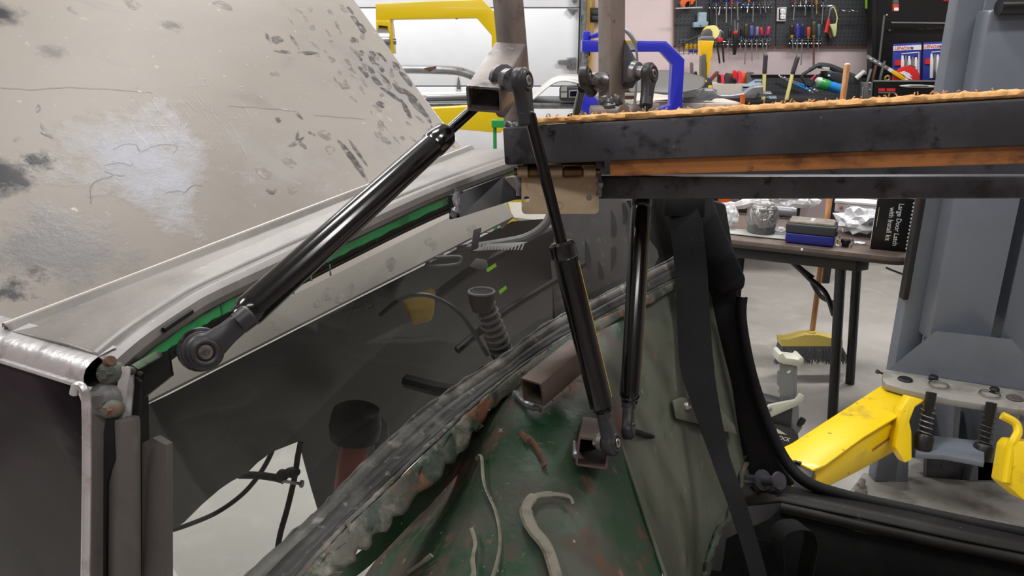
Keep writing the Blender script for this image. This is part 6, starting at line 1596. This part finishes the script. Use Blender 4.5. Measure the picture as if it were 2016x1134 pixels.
part('base', B().prism(poly([(1490, 900), (1505, 845), (1522, 838), (1560, 848), (1572, 856), (1578, 910), (1560, 930), (1500, 930)], YJ - .03), (0, .12, 0), .004), 'case_dark', r)
part('foot', B().box((j_(1540, 930).x, YJ + .03, .012), (.2, .2, .024), bev=.004), 'case_dark', r)
part('warning_triangle', slab([(1518, 851), (1531, 845), (1549, 856)], YJ - .032, .003), 'lamp_tape', r)
t_ = text_bm('SAFETY LOCK', .0185, j_(1524, 857, -.0315) + zv * -.004, (RT - zv * .26).normalized(), (zv + RT * .26).normalized(), 0, 1.0, .012); part('lettering', t_, 'white_print', r, smooth=False)
part('release_knob', B().lathe(j_(1572, 838), j_(1582, 824), [(0, .008), (.5, .012), (1, .010)], 12), 'black_paint', r)

# floor cable by the lift
solo('floor_cable', B().tube(smooth_path([onZ(x, y, .006) for x, y in ((1745, 527), (1765, 535), (1785, 541), (1830, 543), (1900, 520))], 5), .006, 8), 'black_paint', 'thin black cable lying on the concrete beside the lift column', 'cable')

# ------------------------------------------------------------------ two-post lift
YL = 2.15
l_ = lambda x, y, dy=0: onY(x, y, YL + dy)
lf = thing('vehicle_lift', 'grey two-post lift column with carriage, arm plate and pins', 'vehicle lift', (l_(1930, 700).x, YL + .15, 0))
def vbar(px_a, px_b, y_ref, y0, z0, z1, dep, m, name, label=None, bev=.006, parent=lf):
    xa = onY(px_a, y_ref, y0).x; xb_ = onY(px_b, y_ref, y0).x
    return part(name, B().box(((xa + xb_) / 2, y0 + dep / 2, (z0 + z1) / 2), (xb_ - xa, dep, z1 - z0), bev=bev), m, parent, label)
vbar(1818, 1868, 393, YL, .02, 3.1, .05, 'lift_grey', 'column_flange', 'grey column flange')
vbar(1868, 2200, 393, YL + .2, .02, 3.1, .06, 'lift_grey', 'column_back')
vbar(2030, 2110, 393, YL, .02, 3.1, .25, 'lift_grey', 'column_flange', 'grey column flange')
zc0 = onY(1900, 652, YL - .03).z; zc1 = onY(1940, 20, YL - .03).z
vbar(1880, 2012, 393, YL - .06, zc0 - .02, zc1, .19, 'lift_grey', 'carriage', 'grey sliding carriage', .012)
zs0 = onY(1797, 592, YL - .02).z
vbar(1812, 1824, 393, YL - .016, zs0, onY(1820, 330, YL).z + .15, .03, 'black_paint', 'rubber_strip', 'black rubber strip', .004)
part('pad_roll', B().lathe(l_(1966, 14, -.08), l_(2060, 12, -.08), [(0, .02), (1, .02)], 16), 'leg_black', lf)
# apron and arm plate
ap = [(1842, 654), (1985, 668), (2012, 700), (2060, 760), (2060, 810), (1740, 735)]
a0_ = onZ(1748, 728, .44); a1_ = onZ(2080, 778, .44); a2_ = l_(1842, 652, -.075)
an_ = (a1_ - a0_).cross(a2_ - a0_).normalized()
b = B(); b.loft([[a2_, onP(1992, 668, a0_, an_), l_(1992, 668, .02) , l_(1842, 652, .0) + RT * .02], [onZ(1748, 728, .44), onZ(2080, 778, .44), onZ(2080, 778, .44) + Vector((0, .05, 0)), onZ(1748, 728, .44) + Vector((.04, .03, 0))]])
part('apron', b, 'lift_grey', lf, 'flared grey apron', smooth=False)
zp = .44
pa = [(1738, 735), (1745, 727), (2100, 783), (2100, 860), (2016, 806), (1960, 800), (1870, 786), (1780, 766), (1745, 756), (1738, 748)]
b = B(); b.prism([onZ(x, y, zp) for x, y in pa], -zv * .02, .002)
plt = part('arm_plate', b, 'lift_plate', lf, 'dusty grey arm plate')
for x, y, rr in ((1782, 748, .021), (1998, 785, .022)):
    c = onZ(x, y, zp); part('pivot_pin', B().lathe(c, c + zv * .006, [(0, rr), (.6, rr), (1, rr * .85)], 22), 'rubber_worn' if x > 1900 else 'black_paint', plt)
for x, y, xr_, yr_ in ((1837, 748, 1848, 757), (1957, 772, 1949, 775)):
    c = onZ(x, y, zp); part('lock_pin', B().lathe(c, c + zv * .014, [(0, .013), (.8, .013), (1, .011)], 16), 'black_paint', plt)
    part('pull_ring', B().ring(onZ(xr_, yr_, zp + .006), zv, .026, .0022, 30, 8), 'bolt_steel', plt)
part('stop_bolt', B().lathe(l_(1726, 731, .0), l_(1745, 738, .0), [(0, .007), (.15, .007), (.16, .004), (1, .004)], 12), 'case_dark', lf)
# structure below the plate
part('mid_plate', B().prism([onZ(x, y, .33) for x, y in ((1803, 893), (1860, 896), (1915, 906), (1938, 911), (1938, 868), (1803, 854))], -zv * .015, .002), 'lift_grey', lf)
part('gusset', B().prism([l_(1880, 800, -.02), l_(1892, 800, -.02), l_(1884, 900, -.02), l_(1872, 900, -.02)], (0, .12, 0), .001), 'lift_grey', lf)
part('inner_back', slab([(1790, 790), (2100, 850), (2100, 930), (1790, 900)], YL + .1, .02), 'lift_grey', lf, smooth=False)
for x, y in ((1830, 792), (1948, 812)):
    p0 = onZ(x, y, zp - .02) if False else W(x, y, 2.08); p1 = W(x - 10, y + 62, 2.08)
    part('lock_shaft', B().lathe(p0 + zv * .03, p1, [(0, .014), (1, .014)], 14), 'black_paint', lf)
    a, sd, up = frame(p1 - p0); pts = []
    for k in range(6 * 12 + 1):
        th = k / 12 * 2 * math.pi; pts.append(p0.lerp(p1, k / 72) + sd * .017 * math.cos(th) + up * .017 * math.sin(th))
    part('lock_spring', B().tube(pts, .0022, 6), 'steel_grey' if x < 1900 else 'case_dark', lf)
    part('gear_block', B().lathe(p1, p1 + (p1 - p0).normalized() * .045, [(0, .022), (.2, .027), (1, .024)], 16), 'black_paint', lf)
part('column_foot', slab([(1752, 900), (1790, 890), (1786, 1010), (1745, 1002)], YL, .05, .003), 'lift_grey', lf)
part('column_foot', slab([(1925, 905), (1985, 915), (1985, 1070), (1920, 1060)], YL, .05, .003), 'lift_grey', lf)
part('foot_panel', slab([(1825, 895), (1895, 910), (1895, 1060), (1820, 1050)], YL + .03, .02), 'dark_steel', lf)
part('foot_backdrop', slab([(1700, 900), (2100, 950), (2100, 1100), (1690, 1010)], YL + .24, .02), 'lift_grey', lf, smooth=False)  # added backdrop, keeps the bright floor out of the shaded foot gaps
part('base_plate', B().prism([onZ(x, y, .02) for x, y in ((1660, 985), (1700, 930), (2100, 960), (2100, 1200), (1660, 1090))], -zv * .02, .002), 'lift_plate', lf)
c = onZ(1695, 968, .02); part('anchor_bolt', B().lathe(c, c + zv * .02, [(0, .02), (1, .019)], 6).lathe(c + zv * .02, c + zv * .045, [(0, .009), (1, .009)], 12), 'bolt_steel', lf)
# lift arms
def arm(label, top_pts, zt_, h, parent_pts=None):
    pass
za = .415
r = thing('lift_arm', 'yellow lift arm reaching from the column under the car', 'lift arm', onZ(1700, 880, .36))
tp_ = [onZ(x, y, za) for x, y in ((1535, 884), (1560, 872), (1640, 820), (1738, 757), (1775, 768), (1815, 790), (1700, 860), (1625, 915), (1600, 925), (1560, 905))]
part('top_plate', B().prism(tp_, -zv * .006, .001), 'yellow_arm', r, 'smooth yellow top plate')
s0 = onZ(1600, 922, za - .02); s1 = onZ(1775, 812, za - .02)
ad = (s1 - s0).normalized(); an = Vector((-ad.y, ad.x, 0))
if an.y < 0: an = -an
hh = .115
prof = lambda p, w, h: [p + zv * 0, p - zv * .012 - an * .012, p - zv * (h - .012) - an * .012, p - zv * h, p - zv * h + an * w, p + an * w]
b = B(); b.loft([prof(s0 - zv * .005, .10, .075), prof(s0.lerp(s1, .5), .1, .105), prof(s1, .1, .125)])
part('arm_tube', b, 'yellow_arm', r, 'box section arm', ang=50)
part('end_flange', B().prism(WL((1775, 808, 2.06), (1792, 780, 2.07), (1822, 788, 2.08), (1802, 802, 2.06), (1791, 830, 2.05), (1795, 850, 2.04), (1796, 905, 2.04), (1782, 912, 2.04), (1762, 880, 2.05)), FW * .04, .004), 'yellow_arm', r)
c0 = s0.lerp(s1, .62) - zv * .056 - an * .0126; c1 = s0.lerp(s1, .92) - zv * .052 - an * .0126
part('faded_label', B().prism([c0, c1, c1 + zv * .009, c0 + zv * .009], -an * .0005), 'faded_red', r, smooth=False)
part('label_ring', B().ring(c0.lerp(c1, .78) - zv * .014, an, .006, .0008, 18, 6), 'wood_brown', r)
e = B(); e.prism([onZ(x, y, za - .005) for x, y in ((1552, 902), (1580, 905), (1606, 922), (1600, 938), (1590, 944), (1560, 918))], -zv * .05, .004)
part('extension_end', e, 'case_dark', r, 'black extension end')
for x, y in ((1566, 912), (1574, 914)): c = onZ(x, y, za - .004); part('pin', B().lathe(c, c + zv * .006, [(0, .005), (1, .005)], 12), 'black_paint', r)
r = thing('lift_arm', 'second yellow lift arm with red label folded beside the column', 'lift arm', l_(2000, 960, -.1))
part('arm_tube', B().prism(WL((1990, 880, 1.92), (2000, 868, 1.92), (2120, 880, 1.90), (2120, 1010, 1.88), (2016, 985, 1.9), (1978, 952, 1.92)), FW * .06, .006), 'yellow_arm', r)
part('end_flange', B().tube(smooth_path(WL((1972, 818, 1.96), (1998, 832, 1.95), (2004, 850, 1.94), (1996, 868, 1.93), (1990, 885, 1.93), (1980, 950, 1.92)), 5), .011, 10), 'yellow_arm', r)
part('label', B().prism(WL((2004, 922, 1.915), (2060, 935, 1.91), (2060, 950, 1.91), (2003, 933, 1.915)), FW * .004), 'orange', r)
